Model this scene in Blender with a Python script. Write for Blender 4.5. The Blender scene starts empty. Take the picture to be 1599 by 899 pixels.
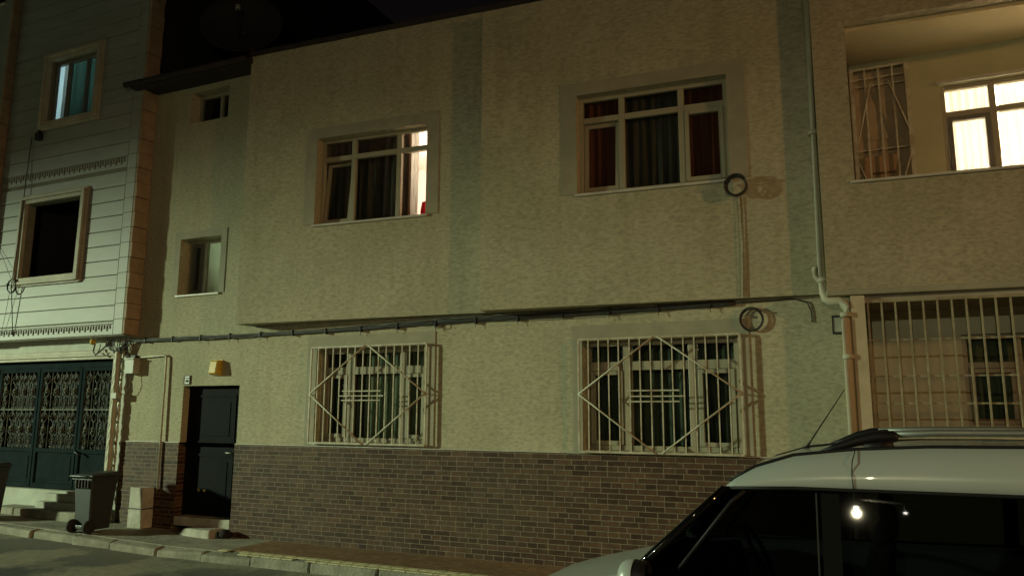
import bpy, bmesh, math, random
from mathutils import Vector, Matrix
random.seed(7)
S = bpy.context.scene
COL = S.collection
R = math.radians

# ------------------------------------------------------------------ materials
def nt(name):
    m = bpy.data.materials.new(name); m.use_nodes = True
    t = m.node_tree; t.nodes.clear()
    out = t.nodes.new('ShaderNodeOutputMaterial')
    return m, t, out

def ramp(t, fac, stops):
    r = t.nodes.new('ShaderNodeValToRGB')
    e = r.color_ramp.elements
    while len(e) < len(stops): e.new(0.5)
    for k, (p, c) in enumerate(stops):
        e[k].position = p; e[k].color = (*c, 1) if len(c) == 3 else c
    t.links.new(fac, r.inputs[0]); return r.outputs[0]

def noise(t, vec, scale, detail=4, rough=.55):
    n = t.nodes.new('ShaderNodeTexNoise'); n.inputs['Scale'].default_value = scale
    n.inputs['Detail'].default_value = detail; n.inputs['Roughness'].default_value = rough
    t.links.new(vec, n.inputs['Vector']); return n.outputs['Fac']

def coords(t, stretch=(1, 1, 1)):
    tc = t.nodes.new('ShaderNodeTexCoord'); mp = t.nodes.new('ShaderNodeMapping')
    mp.inputs['Scale'].default_value = stretch
    t.links.new(tc.outputs['Object'], mp.inputs['Vector']); return mp.outputs['Vector']

def mixc(t, fac, a, b, mode='MIX'):
    m = t.nodes.new('ShaderNodeMix'); m.data_type = 'RGBA'; m.blend_type = mode
    for sock, v in ((m.inputs[0], fac), (m.inputs[6], a), (m.inputs[7], b)):
        if isinstance(v, (int, float)): sock.default_value = v
        elif isinstance(v, tuple): sock.default_value = (*v, 1)
        else: t.links.new(v, sock)
    return m.outputs[2]

def mat(name, col, rough=.6, var=.18, scale=6, bump=.15, stretch=(1, 1, 1), metal=0, fine=30, dist=.01, spec=.4, coat=0, grime=None):
    m, t, out = nt(name)
    p = t.nodes.new('ShaderNodeBsdfPrincipled'); t.links.new(p.outputs[0], out.inputs[0])
    v = coords(t, stretch)
    a = tuple(c * (1 - var) for c in col); b = tuple(min(1, c * (1 + var)) for c in col)
    c1 = ramp(t, noise(t, v, scale), [(.3, a), (.7, b)])
    if grime:
        g = ramp(t, noise(t, v, scale * .35, 6, .65), [(.45, (0, 0, 0)), (.72, (1, 1, 1))])
        c1 = mixc(t, g, c1, grime)
    t.links.new(c1, p.inputs['Base Color'])
    p.inputs['Roughness'].default_value = rough; p.inputs['Metallic'].default_value = metal
    p.inputs['Specular IOR Level'].default_value = spec
    p.inputs['Coat Weight'].default_value = coat
    if bump:
        bn = t.nodes.new('ShaderNodeBump'); bn.inputs['Strength'].default_value = bump; bn.inputs['Distance'].default_value = dist
        t.links.new(noise(t, v, fine, 3), bn.inputs['Height']); t.links.new(bn.outputs[0], p.inputs['Normal'])
    return m

def stucco(name, col, stretch=(10, 10, 24), depth=.5):
    """embossed plaster coat: short horizontal dabs with lighter and darker washes"""
    m, t, out = nt(name)
    p = t.nodes.new('ShaderNodeBsdfPrincipled'); t.links.new(p.outputs[0], out.inputs[0])
    v = coords(t, stretch); w = coords(t)
    dabs = noise(t, v, 1.4, 5, .62)
    c = ramp(t, dabs, [(.32, tuple(x * .76 for x in col)), (.5, col), (.68, tuple(min(1, x * 1.19) for x in col))])
    wash = ramp(t, noise(t, w, .9, 5, .6), [(.3, (.84, .86, .80)), (.7, (1.05, 1.03, 1.0))])
    c = mixc(t, 1.0, c, wash, 'MULTIPLY')
    # rain streaks running down
    st = ramp(t, noise(t, coords(t, (5, 5, .35)), 1.0, 4, .6), [(.48, (1, 1, 1)), (.78, (.88, .86, .82))])
    c = mixc(t, 1.0, c, st, 'MULTIPLY')
    t.links.new(c, p.inputs['Base Color']); p.inputs['Roughness'].default_value = .85
    p.inputs['Specular IOR Level'].default_value = .25
    b = t.nodes.new('ShaderNodeBump'); b.inputs['Strength'].default_value = depth; b.inputs['Distance'].default_value = .012
    t.links.new(dabs, b.inputs['Height'])
    b2 = t.nodes.new('ShaderNodeBump'); b2.inputs['Strength'].default_value = .25; b2.inputs['Distance'].default_value = .004
    t.links.new(noise(t, w, 70, 2), b2.inputs['Height']); t.links.new(b.outputs[0], b2.inputs['Normal'])
    t.links.new(b2.outputs[0], p.inputs['Normal'])
    return m

def brick_mat(name, c1, c2, mortar, bw=.2, rh=.068, swap=True, bump=.5, rough=.7):
    m, t, out = nt(name)
    p = t.nodes.new('ShaderNodeBsdfPrincipled'); t.links.new(p.outputs[0], out.inputs[0])
    tc = t.nodes.new('ShaderNodeTexCoord'); sp = t.nodes.new('ShaderNodeSeparateXYZ'); cb = t.nodes.new('ShaderNodeCombineXYZ')
    t.links.new(tc.outputs['Object'], sp.inputs[0]); t.links.new(sp.outputs[0], cb.inputs[0])
    t.links.new(sp.outputs[2 if swap else 1], cb.inputs[1])
    br = t.nodes.new('ShaderNodeTexBrick')
    t.links.new(cb.outputs[0], br.inputs['Vector'])
    br.offset = .37; br.offset_frequency = 2; br.squash = .6; br.squash_frequency = 3
    br.inputs['Scale'].default_value = 1; br.inputs['Brick Width'].default_value = bw; br.inputs['Row Height'].default_value = rh
    br.inputs['Mortar Size'].default_value = .0045; br.inputs['Mortar Smooth'].default_value = .2; br.inputs['Bias'].default_value = -.1
    br.inputs['Color1'].default_value = (*c1, 1); br.inputs['Color2'].default_value = (*c2, 1); br.inputs['Mortar'].default_value = (*mortar, 1)
    v = coords(t)
    c = mixc(t, 1.0, br.outputs['Color'], ramp(t, noise(t, v, 14, 4), [(.3, (.72, .72, .72)), (.7, (1.2, 1.2, 1.2))]), 'MULTIPLY')
    dust = ramp(t, noise(t, v, .8, 6, .65), [(.46, (0, 0, 0)), (.8, (.3, .3, .3))])
    c = mixc(t, dust, c, tuple(x * .75 for x in mortar))
    t.links.new(c, p.inputs['Base Color']); p.inputs['Roughness'].default_value = rough
    p.inputs['Specular IOR Level'].default_value = .25
    iv = t.nodes.new('ShaderNodeMath'); iv.operation = 'SUBTRACT'; iv.inputs[0].default_value = 1
    t.links.new(br.outputs['Fac'], iv.inputs[1])
    b = t.nodes.new('ShaderNodeBump'); b.inputs['Strength'].default_value = bump; b.inputs['Distance'].default_value = .006
    t.links.new(iv.outputs[0], b.inputs['Height']); t.links.new(b.outputs[0], p.inputs['Normal'])
    return m

def glass_mat(name, tint=(.8, .84, .82), rough=.015):
    m, t, out = nt(name)
    tr = t.nodes.new('ShaderNodeBsdfTransparent'); tr.inputs[0].default_value = (*tint, 1)
    gl = t.nodes.new('ShaderNodeBsdfGlossy'); gl.inputs['Roughness'].default_value = rough
    lw = t.nodes.new('ShaderNodeLayerWeight'); lw.inputs[0].default_value = .5
    pw = t.nodes.new('ShaderNodeMath'); pw.operation = 'POWER'; pw.inputs[1].default_value = 4.5
    t.links.new(lw.outputs['Facing'], pw.inputs[0])
    fr = t.nodes.new('ShaderNodeMath'); fr.operation = 'MULTIPLY_ADD'; fr.inputs[1].default_value = .9; fr.inputs[2].default_value = .035
    t.links.new(pw.outputs[0], fr.inputs[0])
    mx = t.nodes.new('ShaderNodeMixShader')
    t.links.new(fr.outputs[0], mx.inputs[0]); t.links.new(tr.outputs[0], mx.inputs[1]); t.links.new(gl.outputs[0], mx.inputs[2])
    t.links.new(mx.outputs[0], out.inputs[0]); return m

def cloth_mat(name, col, trans=.3, stripes=0, var=.25):
    m, t, out = nt(name)
    d = t.nodes.new('ShaderNodeBsdfDiffuse'); tl = t.nodes.new('ShaderNodeBsdfTranslucent'); mx = t.nodes.new('ShaderNodeMixShader')
    v = coords(t, (9, 9, .5))
    c = ramp(t, noise(t, v, 1.6, 4, .6), [(.3, tuple(x * (1 - var) for x in col)), (.7, tuple(min(1, x * (1 + var)) for x in col))])
    t.links.new(c, d.inputs[0]); t.links.new(c, tl.inputs[0]); mx.inputs[0].default_value = trans
    t.links.new(d.outputs[0], mx.inputs[1]); t.links.new(tl.outputs[0], mx.inputs[2]); t.links.new(mx.outputs[0], out.inputs[0])
    return m

def emit_mat(name, col, strength):
    m, t, out = nt(name)
    e = t.nodes.new('ShaderNodeEmission'); e.inputs[0].default_value = (*col, 1); e.inputs[1].default_value = strength
    t.links.new(e.outputs[0], out.inputs[0]); return m

M = dict(
    stucco=stucco('embossed_plaster', (.40, .365, .265)),
    stucco_right=stucco('coarse_plaster', (.36, .32, .23), (12, 12, 24), .6),
    band=mat('smooth_plaster', (.30, .272, .195), .8, .12, 5, .2, fine=60, dist=.004, grime=(.25, .235, .18)),
    soffit=mat('painted_soffit', (.30, .27, .21), .85, .15, 3, .1),
    brick=brick_mat('brick_tile', (.042, .018, .010), (.106, .056, .029), (.19, .16, .11), .23, .064),
    cladding=mat('white_cladding', (.30, .305, .285), .55, .10, 1.6, .15, (1, 1, 4), fine=26, grime=(.25, .25, .215)),
    groove=mat('groove_cement', (.20, .19, .15), .9, .15, 6, .1),
    quoin=mat('corner_stone', (.32, .23, .15), .75, .2, 5, .3),
    sidewall=mat('shaded_render', (.014, .011, .0105), .9, .2, 2, .3),  # near-black colour stands in for shade on the side wall
    surround=mat('moulded_surround', (.44, .40, .31), .65, .14, 5, .15, grime=(.30, .27, .2)),
    frieze=mat('frieze_relief', (.17, .16, .12), .7, .15, 9, .1),
    pvc=mat('cream_pvc', (.32, .29, .205), .35, .06, 3, .03),
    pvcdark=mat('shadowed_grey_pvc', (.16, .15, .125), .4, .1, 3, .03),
    sill=mat('marble_sill', (.48, .46, .40), .4, .15, 8, .05),
    iron=mat('cream_painted_iron', (.48, .45, .34), .45, .14, 16, .1, grime=(.28, .2, .12)),
    door=mat('dark_door_steel', (.006, .007, .009), .7, .25, 4, .05, spec=.06),
    brass=mat('glint_brass', (.5, .36, .14), .3, .1, 9, 0, metal=1),
    gate=mat('dark_green_gate_paint', (.014, .023, .026), .85, .2, 5, .05, spec=.02),
    gateiron=mat('worn_iron_scrolls', (.12, .125, .10), .75, .5, 11, .1, spec=.1),
    gatedark=mat('gate_backing', (.006, .009, .009), .6, .2, 5, 0, spec=.08),
    basewall=mat('whitewashed_base', (.47, .48, .41), .8, .13, 4, .3, grime=(.36, .35, .28)),
    concrete=mat('worn_concrete', (.30, .28, .22), .9, .22, 5, .5, fine=24, dist=.02, grime=(.17, .155, .12)),
    step=mat('pale_step_concrete', (.46, .45, .38), .8, .18, 9, .4, grime=(.28, .26, .2)),
    pipe=mat('old_pipe_paint', (.42, .39, .29), .5, .18, 6, .2, (1, 1, .4)),
    rooft=mat('dark_roof_tile', (.030, .022, .02), .85, .3, 6, .4),
    black=mat('black_rubber', (.012, .012, .013), .6, .2, 14, .1),
    cable=mat('cable_sheath', (.035, .034, .03), .6, .25, 16, .1),
    cablepale=mat('pale_cable_sheath', (.27, .26, .2), .6, .25, 16, .1),
    bin=mat('dark_grey_plastic', (.028, .032, .033), .45, .15, 12, .08, spec=.5),
    lampcover=mat('yellowed_lamp_plastic', (.50, .33, .045), .35, .14, 8, .05),
    white=mat('white_plastic', (.55, .55, .5), .4, .08, 8, .03),
    greybox=mat('grey_box_metal', (.33, .33, .27), .5, .15, 8, .08),
    glass=glass_mat('window_glass'),
    tinted=glass_mat('tinted_car_glass', (.13, .145, .145), .02),
    gloss=mat('gloss_black_pillar', (.004, .005, .005), .06, 0, 4, 0, spec=.5),
    matte=mat('matte_black_film', (.006, .0065, .007), .5, .1, 6, 0, spec=.03),
    seatcloth=mat('grey_seat_cloth', (.09, .09, .085), .9, .2, 14, .2),
    carpaint=mat('white_car_paint', (.37, .41, .39), .32, .02, 3, 0, spec=.5, coat=.6),
    trim=mat('black_car_trim', (.010, .010, .011), .5, .1, 8, .03, spec=.2),
    alu=mat('satin_aluminium', (.26, .27, .25), .55, .08, 6, 0, metal=.8),
    chrome=mat('bright_chrome', (.75, .75, .75), .08, .02, 6, 0, metal=1),
    tyre=mat('tyre_rubber', (.02, .02, .02), .85, .15, 20, .2),
    redlens=mat('red_lens', (.35, .015, .012), .15, .05, 9, 0, coat=.5),
    clearlens=mat('clear_lens', (.55, .56, .56), .1, .05, 9, 0, coat=.6),
    steelpole=mat('galvanised_pole', (.30, .31, .31), .5, .12, 5, .05, metal=.6),
    roomwall=mat('room_paint', (.70, .60, .54), .85, .05, 2, .05),
    coolroom=mat('cool_room_paint', (.6, .62, .6), .85, .05, 2, .05),
    darkroom=mat('unlit_room_dark', (.05, .045, .04), .9, .1, 2, 0),  # near-black walls stand in for the darkness of unlit rooms
    card=mat('brown_cardboard', (.34, .22, .12), .85, .12, 4, .1),
    tape=mat('brown_tape', (.10, .055, .03), .3, .1, 8, 0),
    redcloth=mat('red_cloth', (.75, .012, .03), .8, .1, 9, .1),
    c_dark=cloth_mat('dark_drape', (.13, .105, .085), .02, var=.4),
    c_red=cloth_mat('dark_red_drape', (.22, .075, .045), .04),
    c_brown=cloth_mat('brown_drape', (.20, .12, .075), .12),
    c_sheer=cloth_mat('sheer_white_voile', (.72, .70, .66), .55, var=.12),
    c_green=cloth_mat('grey_green_lace', (.26, .28, .20), .08, var=.4),
    c_night=cloth_mat('dark_green_lace', (.11, .125, .10), .04, var=.45),
    c_teal=cloth_mat('teal_drape', (.26, .36, .31), .5, var=.15),
    c_blind=cloth_mat('pale_blind', (.60, .64, .55), .3, var=.06),
)

# ------------------------------------------------------------------ mesh building
class F:
    """a wall frame: u along the wall (rightwards), v up, w outwards (towards the street)"""
    def __init__(s, o=(0, 0), u=(1, 0)):
        L = math.hypot(*u); s.o = o; s.u = (u[0] / L, u[1] / L); s.n = (s.u[1], -s.u[0])
    def __call__(s, u, v, w=0):
        return Vector((s.o[0] + s.u[0] * u + s.n[0] * w, s.o[1] + s.u[1] * u + s.n[1] * w, v))
W = F()

class MB:
    def __init__(s): s.v = []; s.f = []; s.sm = []
    def add(s, vs, fs, smooth=False):
        b = len(s.v); s.v += [Vector(x) for x in vs]
        for f in fs: s.f.append([b + i for i in f]); s.sm.append(smooth)
        return s
    def quad(s, a, b, c, d): return s.add([a, b, c, d], [(0, 1, 2, 3)])
    def box(s, fr, u0, u1, v0, v1, w0, w1):
        p = [fr(u, v, w) for w in (w0, w1) for v in (v0, v1) for u in (u0, u1)]
        return s.add(p, [(0, 2, 3, 1), (4, 5, 7, 6), (0, 1, 5, 4), (2, 6, 7, 3), (0, 4, 6, 2), (1, 3, 7, 5)])
    def hexa(s, p):      # 4 bottom + 4 top, same winding
        return s.add(p, [(3, 2, 1, 0), (4, 5, 6, 7), (0, 1, 5, 4), (1, 2, 6, 5), (2, 3, 7, 6), (3, 0, 4, 7)])
    def tube(s, pts, r, seg=8, closed=False):
        pts = [Vector(p) for p in pts]; n = len(pts); rings = []
        ref = Vector((0, 0, 1))
        for i, p in enumerate(pts):
            if closed: d = pts[(i + 1) % n] - pts[i - 1]
            else: d = pts[min(i + 1, n - 1)] - pts[max(i - 1, 0)]
            if d.length < 1e-9: d = Vector((0, 0, 1))
            d.normalize()
            a = d.cross(ref)
            if a.length < 1e-3: a = d.cross(Vector((0, 1, 0)))
            a.normalize(); b = d.cross(a).normalized()
            rr = r[i] if isinstance(r, (list, tuple)) else r
            rings.append([p + (a * math.cos(k * 2 * math.pi / seg) + b * math.sin(k * 2 * math.pi / seg)) * rr for k in range(seg)])
        vs = [q for g in rings for q in g]; fs = []
        m = n if closed else n - 1
        for i in range(m):
            # match seam so that closed loops do not twist
            for k in range(seg):
                j = (i + 1) % n
                fs.append((i * seg + k, i * seg + (k + 1) % seg, j * seg + (k + 1) % seg, j * seg + k))
        if not closed:
            fs.append(tuple(range(seg))[::-1]); fs.append(tuple((n - 1) * seg + k for k in range(seg)))
        return s.add(vs, fs, True)
    def disc(s, c, ax, r0, r1, h, seg=24):   # solid frustum from c along ax
        ax = Vector(ax).normalized(); c = Vector(c)
        a = ax.orthogonal().normalized(); b = ax.cross(a)
        vs = []
        for rr, hh in ((r0, 0), (r1, h)):
            vs += [c + ax * hh + (a * math.cos(k * 2 * math.pi / seg) + b * math.sin(k * 2 * math.pi / seg)) * rr for k in range(seg)]
        fs = [(k, (k + 1) % seg, seg + (k + 1) % seg, seg + k) for k in range(seg)]
        s.add(vs, fs, True)
        s.add(vs, [tuple(range(seg))[::-1], tuple(range(seg, 2 * seg))])
        return s
    def lathe(s, c, ax, prof, seg=24):       # prof: (radius, height)
        ax = Vector(ax).normalized(); c = Vector(c)
        a = ax.orthogonal().normalized(); b = ax.cross(a); vs = []
        for rr, hh in prof:
            vs += [c + ax * hh + (a * math.cos(k * 2 * math.pi / seg) + b * math.sin(k * 2 * math.pi / seg)) * max(rr, 1e-4) for k in range(seg)]
        fs = []
        for i in range(len(prof) - 1):
            fs += [(i * seg + k, i * seg + (k + 1) % seg, (i + 1) * seg + (k + 1) % seg, (i + 1) * seg + k) for k in range(seg)]
        return s.add(vs, fs, True)
    def wall(s, fr, u0, u1, v0, v1, depth, holes=()):
        us = sorted({u0, u1, *[h[0] for h in holes], *[h[1] for h in holes]})
        vs = sorted({v0, v1, *[h[2] for h in holes], *[h[3] for h in holes]})
        us = [u for u in us if u0 <= u <= u1]; vs = [v for v in vs if v0 <= v <= v1]
        ins = lambda u, v: any(h[0] < u < h[1] and h[2] < v < h[3] for h in holes)
        for a, b in zip(us, us[1:]):
            for c, d in zip(vs, vs[1:]):
                if ins((a + b) / 2, (c + d) / 2): continue
                s.quad(fr(a, c, 0), fr(b, c, 0), fr(b, d, 0), fr(a, d, 0))
                s.quad(fr(b, c, -depth), fr(a, c, -depth), fr(a, d, -depth), fr(b, d, -depth))
        for h in list(holes):
            a, b, c, d = h[:4]
            c = max(c, v0); d = min(d, v1)
            s.quad(fr(a, c, 0), fr(a, d, 0), fr(a, d, -depth), fr(a, c, -depth))
            s.quad(fr(b, d, 0), fr(b, c, 0), fr(b, c, -depth), fr(b, d, -depth))
            s.quad(fr(a, d, 0), fr(b, d, 0), fr(b, d, -depth), fr(a, d, -depth))
            s.quad(fr(b, c, 0), fr(a, c, 0), fr(a, c, -depth), fr(b, c, -depth))
        a, b, c, d = u0, u1, v0, v1
        s.quad(fr(a, c, 0), fr(a, d, 0), fr(a, d, -depth), fr(a, c, -depth))
        s.quad(fr(b, d, 0), fr(b, c, 0), fr(b, c, -depth), fr(b, d, -depth))
        s.quad(fr(a, d, 0), fr(b, d, 0), fr(b, d, -depth), fr(a, d, -depth))
        s.quad(fr(b, c, 0), fr(a, c, 0), fr(a, c, -depth), fr(b, c, -depth))
        return s

ORG = {}
def base_of(o):
    while o.parent: o = o.parent
    return ORG.get(o.name, Vector((0, 0, 0)))

def obj(name, mb, m, parent=None, bevel=0, origin=None, label=None):
    org = base_of(parent) if parent else Vector(origin or (0, 0, 0))
    me = bpy.data.meshes.new(name)
    me.from_pydata([tuple(v - org) for v in mb.v], [], mb.f); me.update()
    for p, s in zip(me.polygons, mb.sm): p.use_smooth = s
    bm = bmesh.new(); bm.from_mesh(me)
    bmesh.ops.remove_doubles(bm, verts=bm.verts, dist=1e-6)
    bmesh.ops.recalc_face_normals(bm, faces=bm.faces)
    bm.to_mesh(me); bm.free()
    me.materials.append(m if not isinstance(m, str) else M[m])
    o = bpy.data.objects.new(name, me); COL.objects.link(o)
    if parent: o.parent = parent
    else: o.location = org; ORG[o.name] = org
    if bevel:
        b = o.modifiers.new('bevel', 'BEVEL'); b.width = bevel; b.segments = 2; b.limit_method = 'ANGLE'; b.angle_limit = R(40)
    if label: o['label'] = label
    return o

def thing(name, loc, label, cat, group=None):
    o = bpy.data.objects.new(name, None); COL.objects.link(o); o.location = loc; o.empty_display_size = .2
    ORG[o.name] = Vector(loc); return tag(o, label, cat, group)

def tag(o, label, cat, group=None):
    o['label'] = label; o['category'] = cat
    if group: o['group'] = group
    return o

def struct(name, mb, m, **k):
    o = obj(name, mb, m, **k); o['kind'] = 'structure'; return o

def gz(x):   # the pavement climbs gently towards the left
    return max(0., min(.35, (-9 - x) * .026))

# ------------------------------------------------------------------ camera (solved from the photo's vanishing lines)
f_px = 1200.; pit = R(9.2695); rol = R(.2132); yg = R(65.557)
def rotr(v):
    c, s = math.cos(rol), math.sin(rol); return Vector((c * v[0] - s * v[1], s * v[0] + c * v[1], v[2]))
upv = rotr((0, -math.cos(pit), math.sin(pit))); fwv = rotr((0, math.sin(pit), math.cos(pit))); rtv = rotr((1, 0, 0))
Xc = rtv * math.sin(yg) - fwv * math.cos(yg); Yc = rtv * math.cos(yg) + fwv * math.sin(yg); Zc = upv
def tow(c): return Vector((Xc.dot(c), Yc.dot(c), Zc.dot(c)))
cr = tow(Vector((1, 0, 0))); cu = tow(Vector((0, -1, 0))); cb = tow(Vector((0, 0, -1)))
cam = bpy.data.cameras.new('camera'); cam.sensor_width = 36; cam.lens = 36 * f_px / 1599; cam.clip_end = 2000; cam.clip_start = .05
co = bpy.data.objects.new('camera', cam); COL.objects.link(co)
co.matrix_world = Matrix(((cr.x, cu.x, cb.x, 0), (cr.y, cu.y, cb.y, -9.2), (cr.z, cu.z, cb.z, 1.84), (0, 0, 0, 1)))
S.camera = co

# ------------------------------------------------------------------ windows, rooms, curtains
def window(parent, fr, u0, u1, v0, v1, rec, mull=(), tr=None, fw=.06, m='pvc', sashes=(), mw=None, sill=True, label=None, name='window', skip=()):
    mw = mw or fw
    a, b = -rec - .07, -rec
    mb = MB()
    mb.box(fr, u0, u0 + fw, v0, v1, a, b); mb.box(fr, u1 - fw, u1, v0, v1, a, b)
    mb.box(fr, u0 + fw, u1 - fw, v0, v0 + fw, a, b); mb.box(fr, u0 + fw, u1 - fw, v1 - fw, v1, a, b)
    for x in mull: mb.box(fr, x - mw / 2, x + mw / 2, v0 + fw, v1 - fw, a, b)
    xs = [u0 + fw] + [q for x in mull for q in (x - mw / 2, x + mw / 2)] + [u1 - fw]
    cells = []
    for c in range(len(xs) // 2):
        l, r = xs[2 * c], xs[2 * c + 1]
        if tr:
            mb.box(fr, l, r, tr - mw / 2, tr + mw / 2, a, b)
            cells += [(c, 0, l, r, v0 + fw, tr - mw / 2), (c, 1, l, r, tr + mw / 2, v1 - fw)]
        else: cells.append((c, 0, l, r, v0 + fw, v1 - fw))
    o = obj(name, mb, m, parent, bevel=.006, label=label)
    sd = {(s[0], s[1]): s for s in sashes}
    for c, r_, l, r, lo, hi in cells:
        if (c, r_) in skip: continue
        if (c, r_) in sd:
            s = sd[(c, r_)]; tilt = s[2]; sm = s[3] if len(s) > 3 else m; sw = .055
            def TF(u, v, w, lo=lo, hi=hi, tilt=tilt): return fr(u, v, w - tilt * (v - lo) / (hi - lo))
            q = MB(); g = .004; k = b + .012 if tilt == 0 else b - .012
            q.box(TF, l + g, l + sw, lo + g, hi - g, a + .01, k); q.box(TF, r - sw, r - g, lo + g, hi - g, a + .01, k)
            q.box(TF, l + sw, r - sw, lo + g, lo + sw, a + .01, k); q.box(TF, l + sw, r - sw, hi - sw, hi - g, a + .01, k)
            so = obj('sash', q, sm, o, bevel=.005)
            obj('pane', MB().box(TF, l + sw, r - sw, lo + sw, hi - sw, a + .03, a + .036), 'glass', o)
        else:
            obj('pane', MB().box(fr, l, r, lo, hi, a + .03, a + .036), 'glass', o)
    if sill:
        obj('sill', MB().box(fr, u0 - .03, u1 + .03, v0 - .035, v0 - .003, -rec - .02, .035), 'sill', o, bevel=.004)
    return o

def band(parent, fr, u0, u1, v0, v1, th, ub=.2, bot=False, m='band', w=.012):
    mb = MB()
    mb.box(fr, u0 - ub, u0, v0, v1 + th, .0, w); mb.box(fr, u1, u1 + ub, v0, v1 + th, .0, w)
    mb.box(fr, u0, u1, v1, v1 + th, .0, w)
    if bot: mb.box(fr, u0 - ub, u1 + ub, v0 - ub, v0 - .036, 0, w)
    return obj('window_band', mb, m, parent)

def curtain(fr, u0, u1, v0, v1, w, m, label, amp=.02, per=.13, name='curtain', group=None):
    mb = MB(); n = max(8, int((u1 - u0) / per * 8)); rng = random.Random(int((u0 + v0 * 7 + w * 3) * 1000))
    ph = rng.random() * 6
    front = []; back = []
    for j in (0, .5, 1):
        for i in range(n + 1):
            u = u0 + (u1 - u0) * i / n
            d = amp * math.sin(2 * math.pi * (u - u0) / per + ph + 1.3 * math.sin(u * 3.1 + ph)) * (1 - .25 * j) + .4 * amp * math.sin(u * 21 + ph)
            front.append(fr(u, v0 + (v1 - v0) * j, w + d)); back.append(fr(u, v0 + (v1 - v0) * j, w + d - .003))
    k = n + 1
    vs = front + back; fs = []
    for off in (0, 3 * k):
        for j in range(2):
            for i in range(n): fs.append((off + j * k + i, off + j * k + i + 1, off + (j + 1) * k + i + 1, off + (j + 1) * k + i))
    for i in range(n):
        fs.append((i, i + 1, 3 * k + i + 1, 3 * k + i)); fs.append((2 * k + i, 2 * k + i + 1, 5 * k + i + 1, 5 * k + i))
    for j in range(2):
        for e in (0, n): fs.append((j * k + e, (j + 1) * k + e, 3 * k + (j + 1) * k + e, 3 * k + j * k + e))
    mb.add(vs, fs, True)
    o = obj(name, mb, m, origin=fr((u0 + u1) / 2, v0, w))
    return tag(o, label, 'curtain', group)

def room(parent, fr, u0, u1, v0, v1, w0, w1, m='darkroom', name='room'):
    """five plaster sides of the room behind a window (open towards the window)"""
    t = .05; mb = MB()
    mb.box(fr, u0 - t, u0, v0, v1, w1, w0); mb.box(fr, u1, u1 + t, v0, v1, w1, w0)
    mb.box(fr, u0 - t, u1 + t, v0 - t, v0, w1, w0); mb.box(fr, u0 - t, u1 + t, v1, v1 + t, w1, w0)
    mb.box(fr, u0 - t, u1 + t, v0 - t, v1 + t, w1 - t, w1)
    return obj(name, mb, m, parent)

def lamp_point(name, loc, col, power, size):
    l = bpy.data.lights.new(name, 'POINT'); l.color = col; l.energy = power; l.shadow_soft_size = size
    o = bpy.data.objects.new(name, l); COL.objects.link(o); o.location = loc; return o

# ================================================================== SETTING
def sheet(x0, x1, ys, zf, nx=80):
    mb = MB(); xs = [x0 + (x1 - x0) * i / nx for i in range(nx + 1)]
    vs = [(x, y, zf(x, y)) for y in ys for x in xs]; k = nx + 1
    return mb.add(vs, [(j * k + i, j * k + i + 1, (j + 1) * k + i + 1, (j + 1) * k + i) for j in range(len(ys) - 1) for i in range(nx)], True)

def asphalt():
    m, t, out = nt('dusty_asphalt')
    p = t.nodes.new('ShaderNodeBsdfPrincipled'); t.links.new(p.outputs[0], out.inputs[0])
    v = coords(t)
    agg = ramp(t, noise(t, v, 60, 3), [(.3, (.022, .025, .026)), (.7, (.07, .072, .068))])
    big = ramp(t, noise(t, v, .55, 6, .6), [(.46, (0, 0, 0)), (.54, (1, 1, 1))])
    dust = ramp(t, noise(t, v, 9, 6, .7), [(.25, (.17, .155, .11)), (.75, (.33, .30, .21))])
    # dust gathers along the kerb
    sp = t.nodes.new('ShaderNodeSeparateXYZ'); t.links.new(v, sp.inputs[0])
    mr = t.nodes.new('ShaderNodeMapRange'); mr.inputs[1].default_value = -2.6; mr.inputs[2].default_value = -1.3
    t.links.new(sp.outputs[1], mr.inputs[0])
    fac = mixc(t, .45, big, mr.outputs[0], 'ADD')
    c = mixc(t, fac, agg, dust)
    t.links.new(c, p.inputs['Base Color']); p.inputs['Roughness'].default_value = .85
    b = t.nodes.new('ShaderNodeBump'); b.inputs['Strength'].default_value = .6; b.inputs['Distance'].default_value = .012
    t.links.new(noise(t, v, 45, 4), b.inputs['Height']); t.links.new(b.outputs[0], p.inputs['Normal'])
    return m
M['asphalt'] = asphalt()

struct('ground', sheet(-400, 400, [-400, -100, -30, 0, 10, 50, 400], lambda x, y: gz(x) - .3, 200), 'concrete')
struct('road', sheet(-120, 120, [-9.95 + 8.85 * i / 40 for i in range(41)],
       lambda x, y: gz(x) - .125 + .012 * math.sin(x * 1.1 + y * 2.3) * math.sin(y * .9) * (1 if y < -1.5 else 0), 400), 'asphalt')

# pavement in front of the houses: broken concrete on the left, small pavers on the right
mb = MB()
xs = [-40 + i * .5 for i in range(64)] + [-8.0]
for a, b in zip(xs, xs[1:]):
    za, zb = gz(a), gz(b)
    mb.hexa([(a, -.98, za - .3), (b, -.98, zb - .3), (b, .03, zb - .3), (a, .03, za - .3), (a, -.98, za), (b, -.98, zb), (b, .03, zb), (a, .03, za)])
struct('pavement', mb, 'concrete')
M['paver'] = brick_mat('small_pavers', (.25, .135, .07), (.32, .19, .105), (.13, .10, .07), .2, .1, swap=False, bump=.4)
struct('pavement', MB().box(W, -8.0, 40, -.3, .0, -.03, .86), 'paver')
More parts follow.
